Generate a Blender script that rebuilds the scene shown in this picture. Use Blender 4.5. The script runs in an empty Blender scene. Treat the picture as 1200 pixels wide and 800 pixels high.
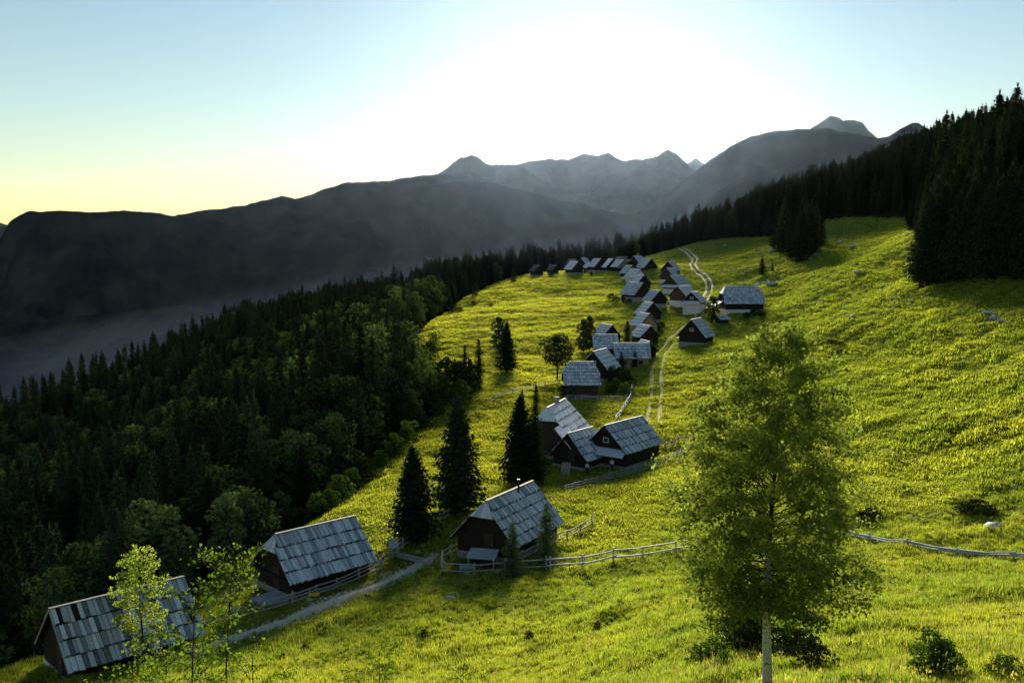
import bpy, math, random
import numpy as np
from mathutils import Matrix, Vector

# ------------------------------------------------------------------ camera, sky, sun, exposure
scene = bpy.context.scene
FPX, W0, H0 = 1150.0, 1200.0, 800.0
HORIZON = 285.0
PITCH = math.atan((400.0 - HORIZON) / FPX)
SUN_AZ, SUN_EL = math.radians(4.6), math.radians(10.3)      # azimuth measured from +Y towards +X

cam_data = bpy.data.cameras.new("camera")
cam_data.sensor_width = 36.0
cam_data.lens = FPX / W0 * 36.0
cam_data.clip_start = 0.2
cam_data.clip_end = 60000.0
cam = bpy.data.objects.new("camera", cam_data)
cam.location = (0, 0, 0)
cam.rotation_euler = (math.pi / 2 - PITCH, 0, 0)
scene.collection.objects.link(cam)
scene.camera = cam

world = bpy.data.worlds.new("World")
scene.world = world
world.use_nodes = True
wt = world.node_tree
wt.nodes.clear()
wo = wt.nodes.new("ShaderNodeOutputWorld")
wb = wt.nodes.new("ShaderNodeBackground")
sky = wt.nodes.new("ShaderNodeTexSky")
sky.sky_type = 'NISHITA'
sky.sun_disc = False
sky.sun_elevation = SUN_EL
sky.sun_rotation = SUN_AZ
sky.altitude = 120
sky.air_density = 1.15
sky.dust_density = 0.06
sky.ozone_density = 1.8
wb.inputs['Strength'].default_value = 0.05
wt.links.new(sky.outputs[0], wb.inputs['Color'])
wt.links.new(wb.outputs[0], wo.inputs['Surface'])

sun_data = bpy.data.lights.new("sun", 'SUN')
sun_data.energy = 5.0
sun_data.angle = math.radians(18.0)
sun_data.color = (1.0, 0.90, 0.70)
sun = bpy.data.objects.new("sun", sun_data)
sdir = Vector((math.sin(SUN_AZ) * math.cos(SUN_EL), math.cos(SUN_AZ) * math.cos(SUN_EL), math.sin(SUN_EL)))
sun.rotation_euler = sdir.to_track_quat('Z', 'Y').to_euler()
sun.location = (60, 500, 200)
scene.collection.objects.link(sun)

vs = scene.view_settings
vs.view_transform = 'Standard'
vs.look = 'None'
vs.exposure = 1.42
vs.gamma = 1.0
vs.use_curve_mapping = False
cy = scene.cycles
cy.use_denoising = True
cy.max_bounces = 6
cy.diffuse_bounces = 2
cy.glossy_bounces = 2
cy.transmission_bounces = 4
cy.volume_bounces = 0
cy.transparent_max_bounces = 6
cy.sample_clamp_indirect = 4.0

# ------------------------------------------------------------------ helpers
COL = scene.collection
rng = np.random.default_rng(7)
random.seed(7)


def hash2(ix, iy, seed):
    h = (ix.astype(np.int64) * 374761393 + iy.astype(np.int64) * 668265263 + seed * 1442695041) & 0xffffffff
    h = ((h ^ (h >> 13)) * 1274126177) & 0xffffffff
    return ((h ^ (h >> 16)) & 0xffff) / 65535.0


def vnoise(x, y, seed=0):
    x = np.asarray(x, float); y = np.asarray(y, float)
    ix = np.floor(x); iy = np.floor(y)
    fx = x - ix; fy = y - iy
    ux = fx * fx * fx * (fx * (fx * 6 - 15) + 10); uy = fy * fy * fy * (fy * (fy * 6 - 15) + 10)
    a = hash2(ix, iy, seed); b = hash2(ix + 1, iy, seed)
    c = hash2(ix, iy + 1, seed); d = hash2(ix + 1, iy + 1, seed)
    return (a + (b - a) * ux) * (1 - uy) + (c + (d - c) * ux) * uy - 0.5


def fbm(x, y, seed=0, octaves=4, gain=0.5):
    s = 0; a = 1.0
    for o in range(octaves):
        c, q = math.cos(0.6 * o), math.sin(0.6 * o)
        s = s + a * vnoise((x * c - y * q) * 2 ** o, (x * q + y * c) * 2 ** o, seed + o * 17)
        a *= gain
    return s


def ray(px, py):
    u = (px - 600.0) / FPX; v = (400.0 - py) / FPX
    return np.array([u, math.cos(PITCH) + v * math.sin(PITCH), -math.sin(PITCH) + v * math.cos(PITCH)])


def at(px, py, Y):
    d = ray(px, py)
    return d * (Y / d[1])


def project(x, y, z):
    c, s = math.cos(PITCH), math.sin(PITCH)
    dep = y * c - z * s
    up = y * s + z * c
    return 600 + FPX * x / dep, 400 - FPX * up / dep, dep


# ------------------------------------------------------------------ the lie of the land
CTRL_PX = [  # ground points seen in the photograph: pixel and distance ahead in metres
    (60, 762, 74), (150, 768, 76), (370, 688, 80), (600, 648, 84), (270, 700, 79), (300, 650, 92), (380, 605, 102),
    (440, 550, 124), (480, 520, 138), (520, 465, 168), (510, 400, 235), (530, 375, 270), (560, 345, 340), (620, 322, 410),
    (735, 545, 126), (660, 535, 130), (685, 465, 172), (720, 428, 200), (745, 400, 228), (760, 370, 262), (745, 350, 292),
    (735, 330, 345), (700, 316, 425), (670, 317, 440), (482, 632, 90), (538, 600, 100), (610, 565, 116),
    (600, 430, 200), (620, 380, 258), (640, 345, 330),
    (770, 490, 150), (775, 415, 208), (820, 400, 220), (870, 362, 258), (800, 290, 440), (815, 303, 400), (832, 335, 320),
    (930, 300, 330), (940, 268, 400), (1060, 265, 330), (1000, 300, 290), (1000, 350, 220), (1000, 420, 165), (1000, 500, 125),
    (880, 480, 140), (880, 420, 180), (880, 560, 105), (1140, 330, 185), (1200, 335, 168), (1200, 400, 135), (1200, 470, 108),
    (1200, 550, 88), (1200, 652, 68), (1030, 635, 76), (800, 648, 79), (700, 662, 80), (520, 667, 80), (1080, 570, 96),
    (600, 800, 48), (600, 720, 64), (400, 800, 52), (400, 740, 66), (270, 752, 68), (200, 800, 58), (100, 800, 64),
    (900, 797, 24), (900, 720, 45), (1050, 790, 26), (1200, 790, 25), (1200, 720, 43), (1050, 700, 50), (750, 800, 36), (750, 720, 58),
]
CTRL_W = [
    (0, 0, -1.8), (0, 12, -8), (-10, 15, -10.5), (-20, 30, -18.5), (8, 10, -6.5), (8, 18, -9.6), (0, 34, -17.8), (-25, 48, -25),
    (0, -30, 0), (30, -20, 4), (-30, -20, -6), (40, 20, -6), (60, 50, -10), (-40, 30, -25), (-50, 58, -33), (22, 14, -5.5),
    (-34, 95, -39), (-40, 115, -44), (-60, 115, -56), (-62, 82, -50), (-46, 76, -40), (-67, 220, -44), (-38, 200, -32), (-45, 150, -42),
    (-90, 150, -60), (-110, 220, -62), (-157, 300, -64), (-132, 380, -52), (-110, 420, -43), (-75, 430, -37), (-38, 440, -32),
    (-40, 340, -29), (-80, 330, -40), (0, 480, -22), (60, 500, -12), (110, 470, 6), (150, 330, 15), (125, 240, 17), (160, 180, 24),
    (182, 420, 34), (250, 300, 58), (130, 110, 8), (-120, 90, -75), (-180, 200, -85), (-250, 320, -90), (250, 100, 40), (300, 480, 60),
    (120, 20, 6), (-120, 0, -50),
]
_P = np.array([at(*c) for c in CTRL_PX] + [np.array(c, float) for c in CTRL_W])


def _tps_fit(P, lam):
    n = len(P)
    d2 = ((P[:, None, :2] - P[None, :, :2]) ** 2).sum(-1)
    K = np.where(d2 > 0, 0.5 * d2 * np.log(np.maximum(d2, 1e-9)), 0) + lam * np.eye(n)
    Q = np.c_[np.ones(n), P[:, :2]]
    A = np.block([[K, Q], [Q.T, np.zeros((3, 3))]])
    return np.linalg.solve(A, np.r_[P[:, 2], np.zeros(3)])


_S = 100.0
_PN = _P.copy(); _PN[:, :2] /= _S
_TW = _tps_fit(_PN, 0.002)


def _tps(x, y):
    x = x / _S; y = y / _S
    out = _TW[-3] + _TW[-2] * x + _TW[-1] * y
    for i in range(len(_PN)):
        d2 = (x - _PN[i, 0]) ** 2 + (y - _PN[i, 1]) ** 2
        out = out + _TW[i] * 0.5 * d2 * np.log(np.maximum(d2, 1e-9))
    return out


LX0, LX1, LY0, LY1, LST = -320.0, 340.0, -40.0, 560.0, 1.5
_gx = np.arange(LX0, LX1 + LST, LST); _gy = np.arange(LY0, LY1 + LST, LST)
_GX, _GY = np.meshgrid(_gx, _gy)
_GZ = _tps(_GX, _GY)
_RX = np.array([-400, -250, -157, -110, -38, 0, 60, 150, 300, 500.0])
_RY = np.array([250, 270, 320, 425, 455, 490, 505, 490, 490, 490.0])


def zbase(x, y):
    x = np.asarray(x, float); y = np.asarray(y, float)
    xc = np.clip(x, LX0, LX1 - 0.01); yc = np.clip(y, LY0, LY1 - 0.01)
    fx = (xc - LX0) / LST; fy = (yc - LY0) / LST
    ix = np.minimum(fx.astype(int), len(_gx) - 2); iy = np.minimum(fy.astype(int), len(_gy) - 2)
    fx = fx - ix; fy = fy - iy
    z = (_GZ[iy, ix] * (1 - fx) + _GZ[iy, ix + 1] * fx) * (1 - fy) + (_GZ[iy + 1, ix] * (1 - fx) + _GZ[iy + 1, ix + 1] * fx) * fy
    D = np.maximum(0, y - np.interp(x, _RX, _RY))
    z = z - 0.55 * D * D / (D + 70.0)
    D2 = np.maximum(0, -(x + 175))
    z = z - 0.5 * D2 * D2 / (D2 + 70.0)
    return z


def bumps(x, y):
    amp = 1.0
    n = 0.55 * fbm(x / 9.0, y / 9.0, 3, 3)
    # cattle terracettes: low steps that follow the slope
    n = n + 0.20 * fbm(x / 1.7, y / 2.6, 11, 3)
    zb = zbase(x, y)
    w = np.clip((x - 22) / 25.0, 0, 1) * np.clip((y - 60) / 40.0, 0, 1)
    n = n + w * 2.0 * fbm(x / 26.0, y / 34.0, 61, 2)
    n = n + 0.42 * vnoise(zb / 0.75, (x - y) / 11.0, 23) + 0.40 * vnoise(zb / 1.7, (x + 0.6 * y) / 14.0, 29)
    return n * amp


def ground(x, y):
    x = np.asarray(x, float); y = np.asarray(y, float)
    return zbase(x, y) + bumps(x, y)


def hit(px, py, y0=8.0, y1=600.0):
    """Where the ground lies along a line of sight."""
    d = ray(px, py)
    Y = np.geomspace(y0, y1, 3000)
    P = d[None, :] * (Y / d[1])[:, None]
    below = P[:, 2] <= ground(P[:, 0], P[:, 1])
    k = int(np.argmax(below)) if below.any() else len(Y) - 1
    return P[k]


# ------------------------------------------------------------------ materials
def new_mat(name):
    m = bpy.data.materials.new(name)
    m.use_nodes = True
    m.node_tree.nodes.clear()
    return m, m.node_tree.nodes, m.node_tree.links


def mixc(N, L, fac, a, b, blend='MIX'):
    n = N.new('ShaderNodeMix'); n.data_type = 'RGBA'; n.blend_type = blend
    for sock, v in ((n.inputs[0], fac), (n.inputs[6], a), (n.inputs[7], b)):
        if isinstance(v, bpy.types.NodeSocket):
            L.new(v, sock)
        elif isinstance(v, (tuple, list)):
            sock.default_value = (*v[:3], 1.0)
        else:
            sock.default_value = v
    return n.outputs[2]


def noise(N, L, scale, detail=4, rough=0.55, vec=None, stretch=None, dist=0.0):
    n = N.new('ShaderNodeTexNoise')
    n.inputs['Scale'].default_value = scale
    n.inputs['Detail'].default_value = detail
    n.inputs['Roughness'].default_value = rough
    n.inputs['Distortion'].default_value = dist
    if vec is not None:
        if stretch:
            mp = N.new('ShaderNodeMapping'); mp.inputs['Scale'].default_value = stretch
            L.new(vec, mp.inputs['Vector']); vec = mp.outputs[0]
        L.new(vec, n.inputs['Vector'])
    return n.outputs['Fac']


def ramp(N, L, fac, lo, hi):
    n = N.new('ShaderNodeMapRange')
    n.inputs['From Min'].default_value = lo; n.inputs['From Max'].default_value = hi
    L.new(fac, n.inputs['Value'])
    return n.outputs[0]


def finish(m, N, L, color, rough=0.8, spec=0.3, bump=None, bump_d=0.02, bump_s=0.5):
    o = N.new('ShaderNodeOutputMaterial'); p = N.new('ShaderNodeBsdfPrincipled')
    if isinstance(color, bpy.types.NodeSocket):
        L.new(color, p.inputs['Base Color'])
    else:
        p.inputs['Base Color'].default_value = (*color, 1)
    p.inputs['Roughness'].default_value = rough
    p.inputs['Specular IOR Level'].default_value = spec
    if bump is not None:
        b = N.new('ShaderNodeBump'); b.inputs['Distance'].default_value = bump_d; b.inputs['Strength'].default_value = bump_s
        L.new(bump, b.inputs['Height']); L.new(b.outputs[0], p.inputs['Normal'])
    L.new(p.outputs[0], o.inputs['Surface'])
    return m


def simple(name, c1, c2, scale=3.0, rough=0.8, spec=0.3, stretch=None, bump_d=0.02, lo=0.3, hi=0.7):
    m, N, L = new_mat(name)
    tc = N.new('ShaderNodeTexCoord').outputs['Object']
    n = noise(N, L, scale, 5, 0.6, tc, stretch)
    return finish(m, N, L, mixc(N, L, ramp(N, L, n, lo, hi), c1, c2), rough, spec, n, bump_d)


def hay_zone(N, L, pos):
    """The unmown hay meadow lies west of the huts; east of the track it is grazed and greener."""
    sp = N.new('ShaderNodeSeparateXYZ'); L.new(pos, sp.inputs[0])
    mx = N.new('ShaderNodeMapRange'); mx.inputs['From Min'].default_value = 44; mx.inputs['From Max'].default_value = 14
    L.new(sp.outputs['X'], mx.inputs['Value'])
    my = N.new('ShaderNodeMapRange'); my.inputs['From Min'].default_value = 84; my.inputs['From Max'].default_value = 130
    L.new(sp.outputs['Y'], my.inputs['Value'])
    m = N.new('ShaderNodeMath'); m.operation = 'MULTIPLY'; L.new(mx.outputs[0], m.inputs[0]); L.new(my.outputs[0], m.inputs[1])
    n = ramp(N, L, noise(N, L, 0.12, 5, 0.65, pos, (1.0, 2.2, 1.0)), 0.30, 0.62)
    k = N.new('ShaderNodeMath'); k.operation = 'MULTIPLY'; L.new(m.outputs[0], k.inputs[0]); L.new(n, k.inputs[1])
    return k.outputs[0]


def foliage(name, c1, c2, trans, tcol, vary=0.5, scale=0.6, extra=None):
    """Leaves: part of the light passes through them; every plant and clump is a little different."""
    m, N, L = new_mat(name)
    o = N.new('ShaderNodeOutputMaterial')
    oi = N.new('ShaderNodeObjectInfo')
    pos = N.new('ShaderNodeNewGeometry').outputs['Position']
    n = ramp(N, L, noise(N, L, scale, 3, 0.6, pos), 0.3, 0.7)
    c = mixc(N, L, n, c1, c2)
    if extra:
        n2 = ramp(N, L, noise(N, L, 0.55, 4, 0.7, pos), 0.50, 0.72)
        c = mixc(N, L, n2, c, extra)
        c = mixc(N, L, hay_zone(N, L, pos), c, (0.36, 0.355, 0.05))
    hs = N.new('ShaderNodeHueSaturation')
    mr = N.new('ShaderNodeMapRange'); mr.inputs['To Min'].default_value = 1 - vary; mr.inputs['To Max'].default_value = 1 + vary
    L.new(oi.outputs['Random'], mr.inputs['Value']); L.new(mr.outputs[0], hs.inputs['Value']); L.new(c, hs.inputs['Color'])
    d = N.new('ShaderNodeBsdfDiffuse')
    L.new(hs.outputs[0], d.inputs['Color'])
    t = N.new('ShaderNodeBsdfTranslucent')
    tm = mixc(N, L, 1.0, hs.outputs[0], tcol, 'MULTIPLY')
    L.new(tm, t.inputs['Color'])
    mx = N.new('ShaderNodeMixShader'); mx.inputs[0].default_value = trans
    L.new(d.outputs[0], mx.inputs[1]); L.new(t.outputs[0], mx.inputs[2]); L.new(mx.outputs[0], o.inputs['Surface'])
    return m


def shingle_mat(name, dark, light, joined, rough=0.62):
    m, N, L = new_mat(name)
    tc = N.new('ShaderNodeTexCoord').outputs['Object']
    if joined:
        a = N.new('ShaderNodeAttribute'); a.attribute_name = 'shade'; r = a.outputs['Fac']
        g = noise(N, L, 2.0, 5, 0.65, tc, (1, 9, 9))
    else:
        oi = N.new('ShaderNodeObjectInfo'); r = oi.outputs['Random']
        g = noise(N, L, 3.0, 5, 0.65, N.new('ShaderNodeNewGeometry').outputs['Position'], (3, 3, 1))
    c = mixc(N, L, r, dark, light)
    c = mixc(N, L, ramp(N, L, g, 0.45, 0.8), c, tuple(v * 0.40 for v in light))
    return finish(m, N, L, c, rough, 0.12 if joined else 0.25, g, 0.008, 0.4)


M = {}
M['roof_grey'] = shingle_mat('weathered_shingles', (0.20, 0.23, 0.27), (0.80, 0.85, 0.92), False)
M['roof_grey_j'] = shingle_mat('weathered_shingle_rows', (0.34, 0.375, 0.42), (0.80, 0.85, 0.92), True)
M['roof_pale'] = shingle_mat('pale_shingles', (0.74, 0.78, 0.82), (0.88, 0.90, 0.92), False)
M['roof_pale_j'] = shingle_mat('pale_shingle_rows', (0.74, 0.77, 0.80), (0.88, 0.89, 0.91), True)
M['roof_old'] = shingle_mat('old_patchy_shingles', (0.03, 0.035, 0.035), (0.82, 0.87, 0.90), False, 0.5)
M['roof_brown_j'] = shingle_mat('brown_shingle_rows', (0.07, 0.06, 0.055), (0.20, 0.185, 0.18), True, 0.6)
M['wood_dark'] = simple('dark_weathered_boards', (0.012, 0.009, 0.007), (0.034, 0.024, 0.018), 2.0, 0.8, 0.2, (1, 1, 12))
M['wood_brown'] = simple('brown_boards', (0.032, 0.02, 0.013), (0.08, 0.048, 0.03), 2.0, 0.75, 0.2, (1, 1, 12))
M['wood_tan'] = simple('tan_boards', (0.24, 0.17, 0.09), (0.36, 0.27, 0.15), 2.0, 0.75, 0.2, (10, 10, 1))
M['wood_grey'] = simple('grey_fence_wood', (0.20, 0.195, 0.18), (0.44, 0.43, 0.41), 4.0, 0.75, 0.25, (1, 1, 6))
M['wood_pale'] = simple('bleached_fence_wood', (0.34, 0.36, 0.37), (0.58, 0.60, 0.62), 4.0, 0.65, 0.3, (1, 1, 6))
M['stone'] = simple('rubble_stone', (0.16, 0.155, 0.14), (0.40, 0.39, 0.36), 2.5, 0.9, 0.2, None, 0.05)
M['plaster'] = simple('whitewash', (0.55, 0.54, 0.49), (0.74, 0.73, 0.69), 1.6, 0.9, 0.2)
M['glass'] = simple('dim_glass', (0.02, 0.025, 0.03), (0.03, 0.035, 0.04), 1.0, 0.1, 0.5)
M['white_paint'] = simple('white_paint', (0.6, 0.6, 0.58), (0.78, 0.78, 0.76), 5.0, 0.6, 0.3)
M['yellow_paint'] = simple('yellow_paint', (0.55, 0.33, 0.03), (0.72, 0.46, 0.05), 6.0, 0.5, 0.3)
M['rock'] = simple('limestone', (0.22, 0.22, 0.21), (0.58, 0.58, 0.56), 2.2, 0.9, 0.2, None, 0.08)
M['slab'] = simple('grey_stone_slab', (0.24, 0.27, 0.29), (0.36, 0.39, 0.41), 1.5, 0.7, 0.4)
M['gravel'] = simple('pale_gravel', (0.42, 0.35, 0.24), (0.68, 0.60, 0.46), 9.0, 0.95, 0.15, None, 0.03)
M['worn'] = simple('worn_dry_turf', (0.40, 0.33, 0.10), (0.58, 0.50, 0.20), 2.0, 0.95, 0.1, None, 0.03)
M['bark'] = simple('brown_bark', (0.025, 0.019, 0.014), (0.07, 0.055, 0.042), 6.0, 0.9, 0.15, (1, 1, 0.3))
M['cloth_white'] = simple('white_shirt', (0.70, 0.70, 0.68), (0.78, 0.78, 0.76), 9, 0.85, 0.2)
M['cloth_dark'] = simple('dark_trousers', (0.02, 0.022, 0.03), (0.03, 0.032, 0.04), 9, 0.85, 0.2)
M['skin'] = simple('skin', (0.42, 0.26, 0.18), (0.48, 0.30, 0.21), 9, 0.6, 0.3)
M['hair'] = simple('dark_hair', (0.02, 0.014, 0.01), (0.03, 0.02, 0.014), 9, 0.6, 0.3)

# birch bark: white with dark crossing marks
_m, _N, _L = new_mat('birch_bark')
_tc = _N.new('ShaderNodeTexCoord').outputs['Object']
_n1 = noise(_N, _L, 2.2, 4, 0.7, _tc, (3, 3, 9))
_n2 = noise(_N, _L, 1.2, 3, 0.6, _tc, (2, 2, 3))
_c = mixc(_N, _L, ramp(_N, _L, _n2, 0.35, 0.7), (0.62, 0.60, 0.55), (0.42, 0.40, 0.36))
_c = mixc(_N, _L, ramp(_N, _L, _n1, 0.56, 0.62), _c, (0.035, 0.03, 0.028))
M['birch'] = finish(_m, _N, _L, _c, 0.7, 0.3, _n1, 0.01)

M['needles'] = foliage('spruce_needles', (0.022, 0.034, 0.018), (0.042, 0.060, 0.028), 0.12, (0.9, 1.0, 0.3), 0.40)
M['needles_young'] = foliage('young_spruce_needles', (0.07, 0.105, 0.05), (0.11, 0.155, 0.07), 0.3, (0.9, 1.0, 0.4), 0.3)
M['leaf_wood'] = foliage('woodland_leaves', (0.045, 0.072, 0.032), (0.085, 0.120, 0.045), 0.30, (1.0, 1.15, 0.5), 0.45, 0.35)
M['leaf_birch'] = foliage('birch_leaves', (0.12, 0.165, 0.045), (0.22, 0.275, 0.07), 0.56, (1.5, 1.5, 0.7), 0.2, 1.3)
M['leaf_bright'] = foliage('bright_young_leaves', (0.085, 0.14, 0.02), (0.14, 0.21, 0.03), 0.52, (1.2, 1.3, 0.5), 0.2, 3.0)
M['leaf_shrub'] = foliage('shrub_leaves', (0.045, 0.085, 0.022), (0.08, 0.13, 0.03), 0.38, (1.1, 1.2, 0.45), 0.3, 1.0)
M['leaf_village'] = foliage('village_tree_leaves', (0.028, 0.042, 0.018), (0.05, 0.068, 0.028), 0.25, (1.1, 1.15, 0.5), 0.3, 1.0)
M['leaf_dark'] = foliage('dark_shrub_leaves', (0.018, 0.028, 0.012), (0.035, 0.05, 0.018), 0.15, (1.0, 1.1, 0.4), 0.3, 1.0)
M['grass'] = foliage('meadow_blades', (0.15, 0.215, 0.032), (0.30, 0.32, 0.045), 0.56, (1.6, 1.6, 0.8), 0.34, 0.07, (0.11, 0.14, 0.026))
M['straw'] = foliage('dry_seed_stalks', (0.24, 0.20, 0.07), (0.34, 0.29, 0.11), 0.45, (1.3, 1.25, 0.9), 0.4, 0.2)
M['herb'] = foliage('dark_meadow_herbs', (0.045, 0.07, 0.018), (0.08, 0.115, 0.025), 0.4, (1.3, 1.4, 0.6), 0.4, 0.4)
M['flower'] = foliage('yellow_petals', (0.42, 0.40, 0.05), (0.58, 0.54, 0.12), 0.5, (1.1, 1.1, 0.9), 0.2, 1.0)

# meadow soil and turf; the wood floor is bare and dark
_m, _N, _L = new_mat('turf')
_pos = _N.new('ShaderNodeNewGeometry').outputs['Position']
_a = noise(_N, _L, 0.045, 5, 0.6, _pos)
_b = noise(_N, _L, 0.6, 6, 0.65, _pos)
_d = noise(_N, _L, 7.0, 3, 0.7, _pos)
_c = mixc(_N, _L, ramp(_N, _L, _a, 0.35, 0.65), (0.14, 0.19, 0.026), (0.26, 0.27, 0.04))
_c = mixc(_N, _L, ramp(_N, _L, _b, 0.42, 0.68), _c, (0.09, 0.12, 0.02))
_c = mixc(_N, _L, ramp(_N, _L, _d, 0.45, 0.8), _c, (0.20, 0.19, 0.035))
_c = mixc(_N, _L, hay_zone(_N, _L, _pos), _c, (0.30, 0.29, 0.05))
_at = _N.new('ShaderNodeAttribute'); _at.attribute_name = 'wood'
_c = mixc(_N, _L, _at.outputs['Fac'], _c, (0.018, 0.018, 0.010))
M['turf'] = finish(_m, _N, _L, _c, 1.0, 0.0, _d, 0.06, 0.6)


def mountain_mat(name, wood, turf, rock, rock_amount):
    m, N, L = new_mat(name)
    g = N.new('ShaderNodeNewGeometry')
    n1 = noise(N, L, 0.004, 8, 0.65, g.outputs['Position'])
    n2 = noise(N, L, 0.02, 6, 0.7, g.outputs['Position'])
    c = mixc(N, L, ramp(N, L, n1, 0.4, 0.62), wood, turf)
    c = mixc(N, L, ramp(N, L, n2, 0.75 - rock_amount, 0.85 - rock_amount), c, rock)
    return finish(m, N, L, c, 1.0, 0.0, n2, 12.0, 0.8)


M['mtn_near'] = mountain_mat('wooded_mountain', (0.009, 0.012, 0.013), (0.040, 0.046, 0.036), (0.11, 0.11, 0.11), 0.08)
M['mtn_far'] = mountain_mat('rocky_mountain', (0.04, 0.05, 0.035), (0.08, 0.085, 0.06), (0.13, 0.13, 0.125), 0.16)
M['valley'] = mountain_mat('valley_ground', (0.018, 0.026, 0.016), (0.05, 0.065, 0.03), (0.08, 0.09, 0.05), 0.1)


# ------------------------------------------------------------------ object helpers
def mesh_np(name, V, F, mat, shade=None, smooth=False):
    """V (n,3), F (m,k) arrays -> mesh."""
    V = np.asarray(V, np.float32); F = np.asarray(F, np.int32)
    me = bpy.data.meshes.new(name)
    k = F.shape[1]
    me.vertices.add(len(V)); me.vertices.foreach_set('co', V.ravel())
    me.loops.add(F.size); me.loops.foreach_set('vertex_index', F.ravel())
    me.polygons.add(len(F))
    me.polygons.foreach_set('loop_start', np.arange(0, F.size, k, dtype=np.int32))
    if smooth:
        me.polygons.foreach_set('use_smooth', np.ones(len(F), bool))
    if mat: me.materials.append(mat)
    if shade is not None:
        a = me.attributes.new('shade', 'FLOAT', 'FACE'); a.data.foreach_set('value', np.asarray(shade, np.float32))
    me.update(calc_edges=True)
    return me


def link(name, me, parent=None, loc=None):
    o = bpy.data.objects.new(name, me)
    if loc is not None: o.location = loc
    if parent is not None: o.parent = parent
    COL.objects.link(o)
    return o


def tag(o, label=None, cat=None, group=None, kind=None):
    if label: o['label'] = label
    if cat: o['category'] = cat
    if group: o['group'] = group
    if kind: o['kind'] = kind
    return o


def thing(name, label, cat, loc=(0, 0, 0), rz=0.0, group=None):
    o = bpy.data.objects.new(name, None)
    o.location = loc; o.rotation_euler = (0, 0, rz); o.empty_display_size = 0.3
    COL.objects.link(o)
    return tag(o, label, cat, group)


class MB:
    """Collects polygons (any size) for one mesh."""
    def __init__(s):
        s.V = []; s.F = []; s.S = []

    def poly(s, pts, sh=0.5):
        b = len(s.V); s.V += [tuple(p) for p in pts]; s.F.append(tuple(range(b, b + len(pts)))); s.S.append(sh)

    def hexa(s, c8, sh=0.5):
        b = len(s.V); s.V += [tuple(p) for p in c8]
        for f in ((0, 3, 2, 1), (4, 5, 6, 7), (0, 1, 5, 4), (1, 2, 6, 5), (2, 3, 7, 6), (3, 0, 4, 7)):
            s.F.append(tuple(b + i for i in f)); s.S.append(sh)

    def box(s, x0, x1, y0, y1, z0, z1, sh=0.5):
        s.hexa([(x0, y0, z0), (x1, y0, z0), (x1, y1, z0), (x0, y1, z0), (x0, y0, z1), (x1, y0, z1), (x1, y1, z1), (x0, y1, z1)], sh)

    def slab(s, pts, n, t, sh=0.5):
        """A flat polygon given thickness t against its normal n."""
        k = len(pts); b = len(s.V)
        lo = [tuple(np.array(p) - np.array(n) * t) for p in pts]
        s.V += [tuple(p) for p in pts] + lo
        s.F.append(tuple(range(b, b + k))); s.F.append(tuple(range(b + 2 * k - 1, b + k - 1, -1))); s.S += [sh, sh]
        for i in range(k):
            j = (i + 1) % k
            s.F.append((b + i, b + k + i, b + k + j, b + j)); s.S.append(sh)

    def tube(s, path, radii, sides=6, sh=0.5):
        path = [np.array(p, float) for p in path]; b = len(s.V)
        for i, p in enumerate(path):
            t = path[min(i + 1, len(path) - 1)] - path[max(i - 1, 0)]
            t /= max(np.linalg.norm(t), 1e-9)
            a = np.cross(t, (0, 0, 1.0) if abs(t[2]) < 0.9 else (1.0, 0, 0)); a /= np.linalg.norm(a); c = np.cross(t, a)
            for k in range(sides):
                an = 2 * math.pi * k / sides
                s.V.append(tuple(p + radii[i] * (a * math.cos(an) + c * math.sin(an))))
        for i in range(len(path) - 1):
            for k in range(sides):
                k2 = (k + 1) % sides
                s.F.append((b + i * sides + k, b + i * sides + k2, b + (i + 1) * sides + k2, b + (i + 1) * sides + k)); s.S.append(sh)
        s.F.append(tuple(b + k for k in reversed(range(sides)))); s.F.append(tuple(b + (len(path) - 1) * sides + k for k in range(sides))); s.S += [sh, sh]

    def mesh(s, name, mat, smooth=False):
        me = bpy.data.meshes.new(name)
        me.from_pydata(s.V, [], s.F)
        a = me.attributes.new('shade', 'FLOAT', 'FACE'); a.data.foreach_set('value', np.array(s.S, np.float32))
        if smooth: me.polygons.foreach_set('use_smooth', np.ones(len(s.F), bool))
        me.materials.append(mat)
        me.update()
        return me

    def obj(s, name, mat, parent=None, loc=None, smooth=False):
        return link(name, s.mesh(name, mat, smooth), parent, loc)


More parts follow.
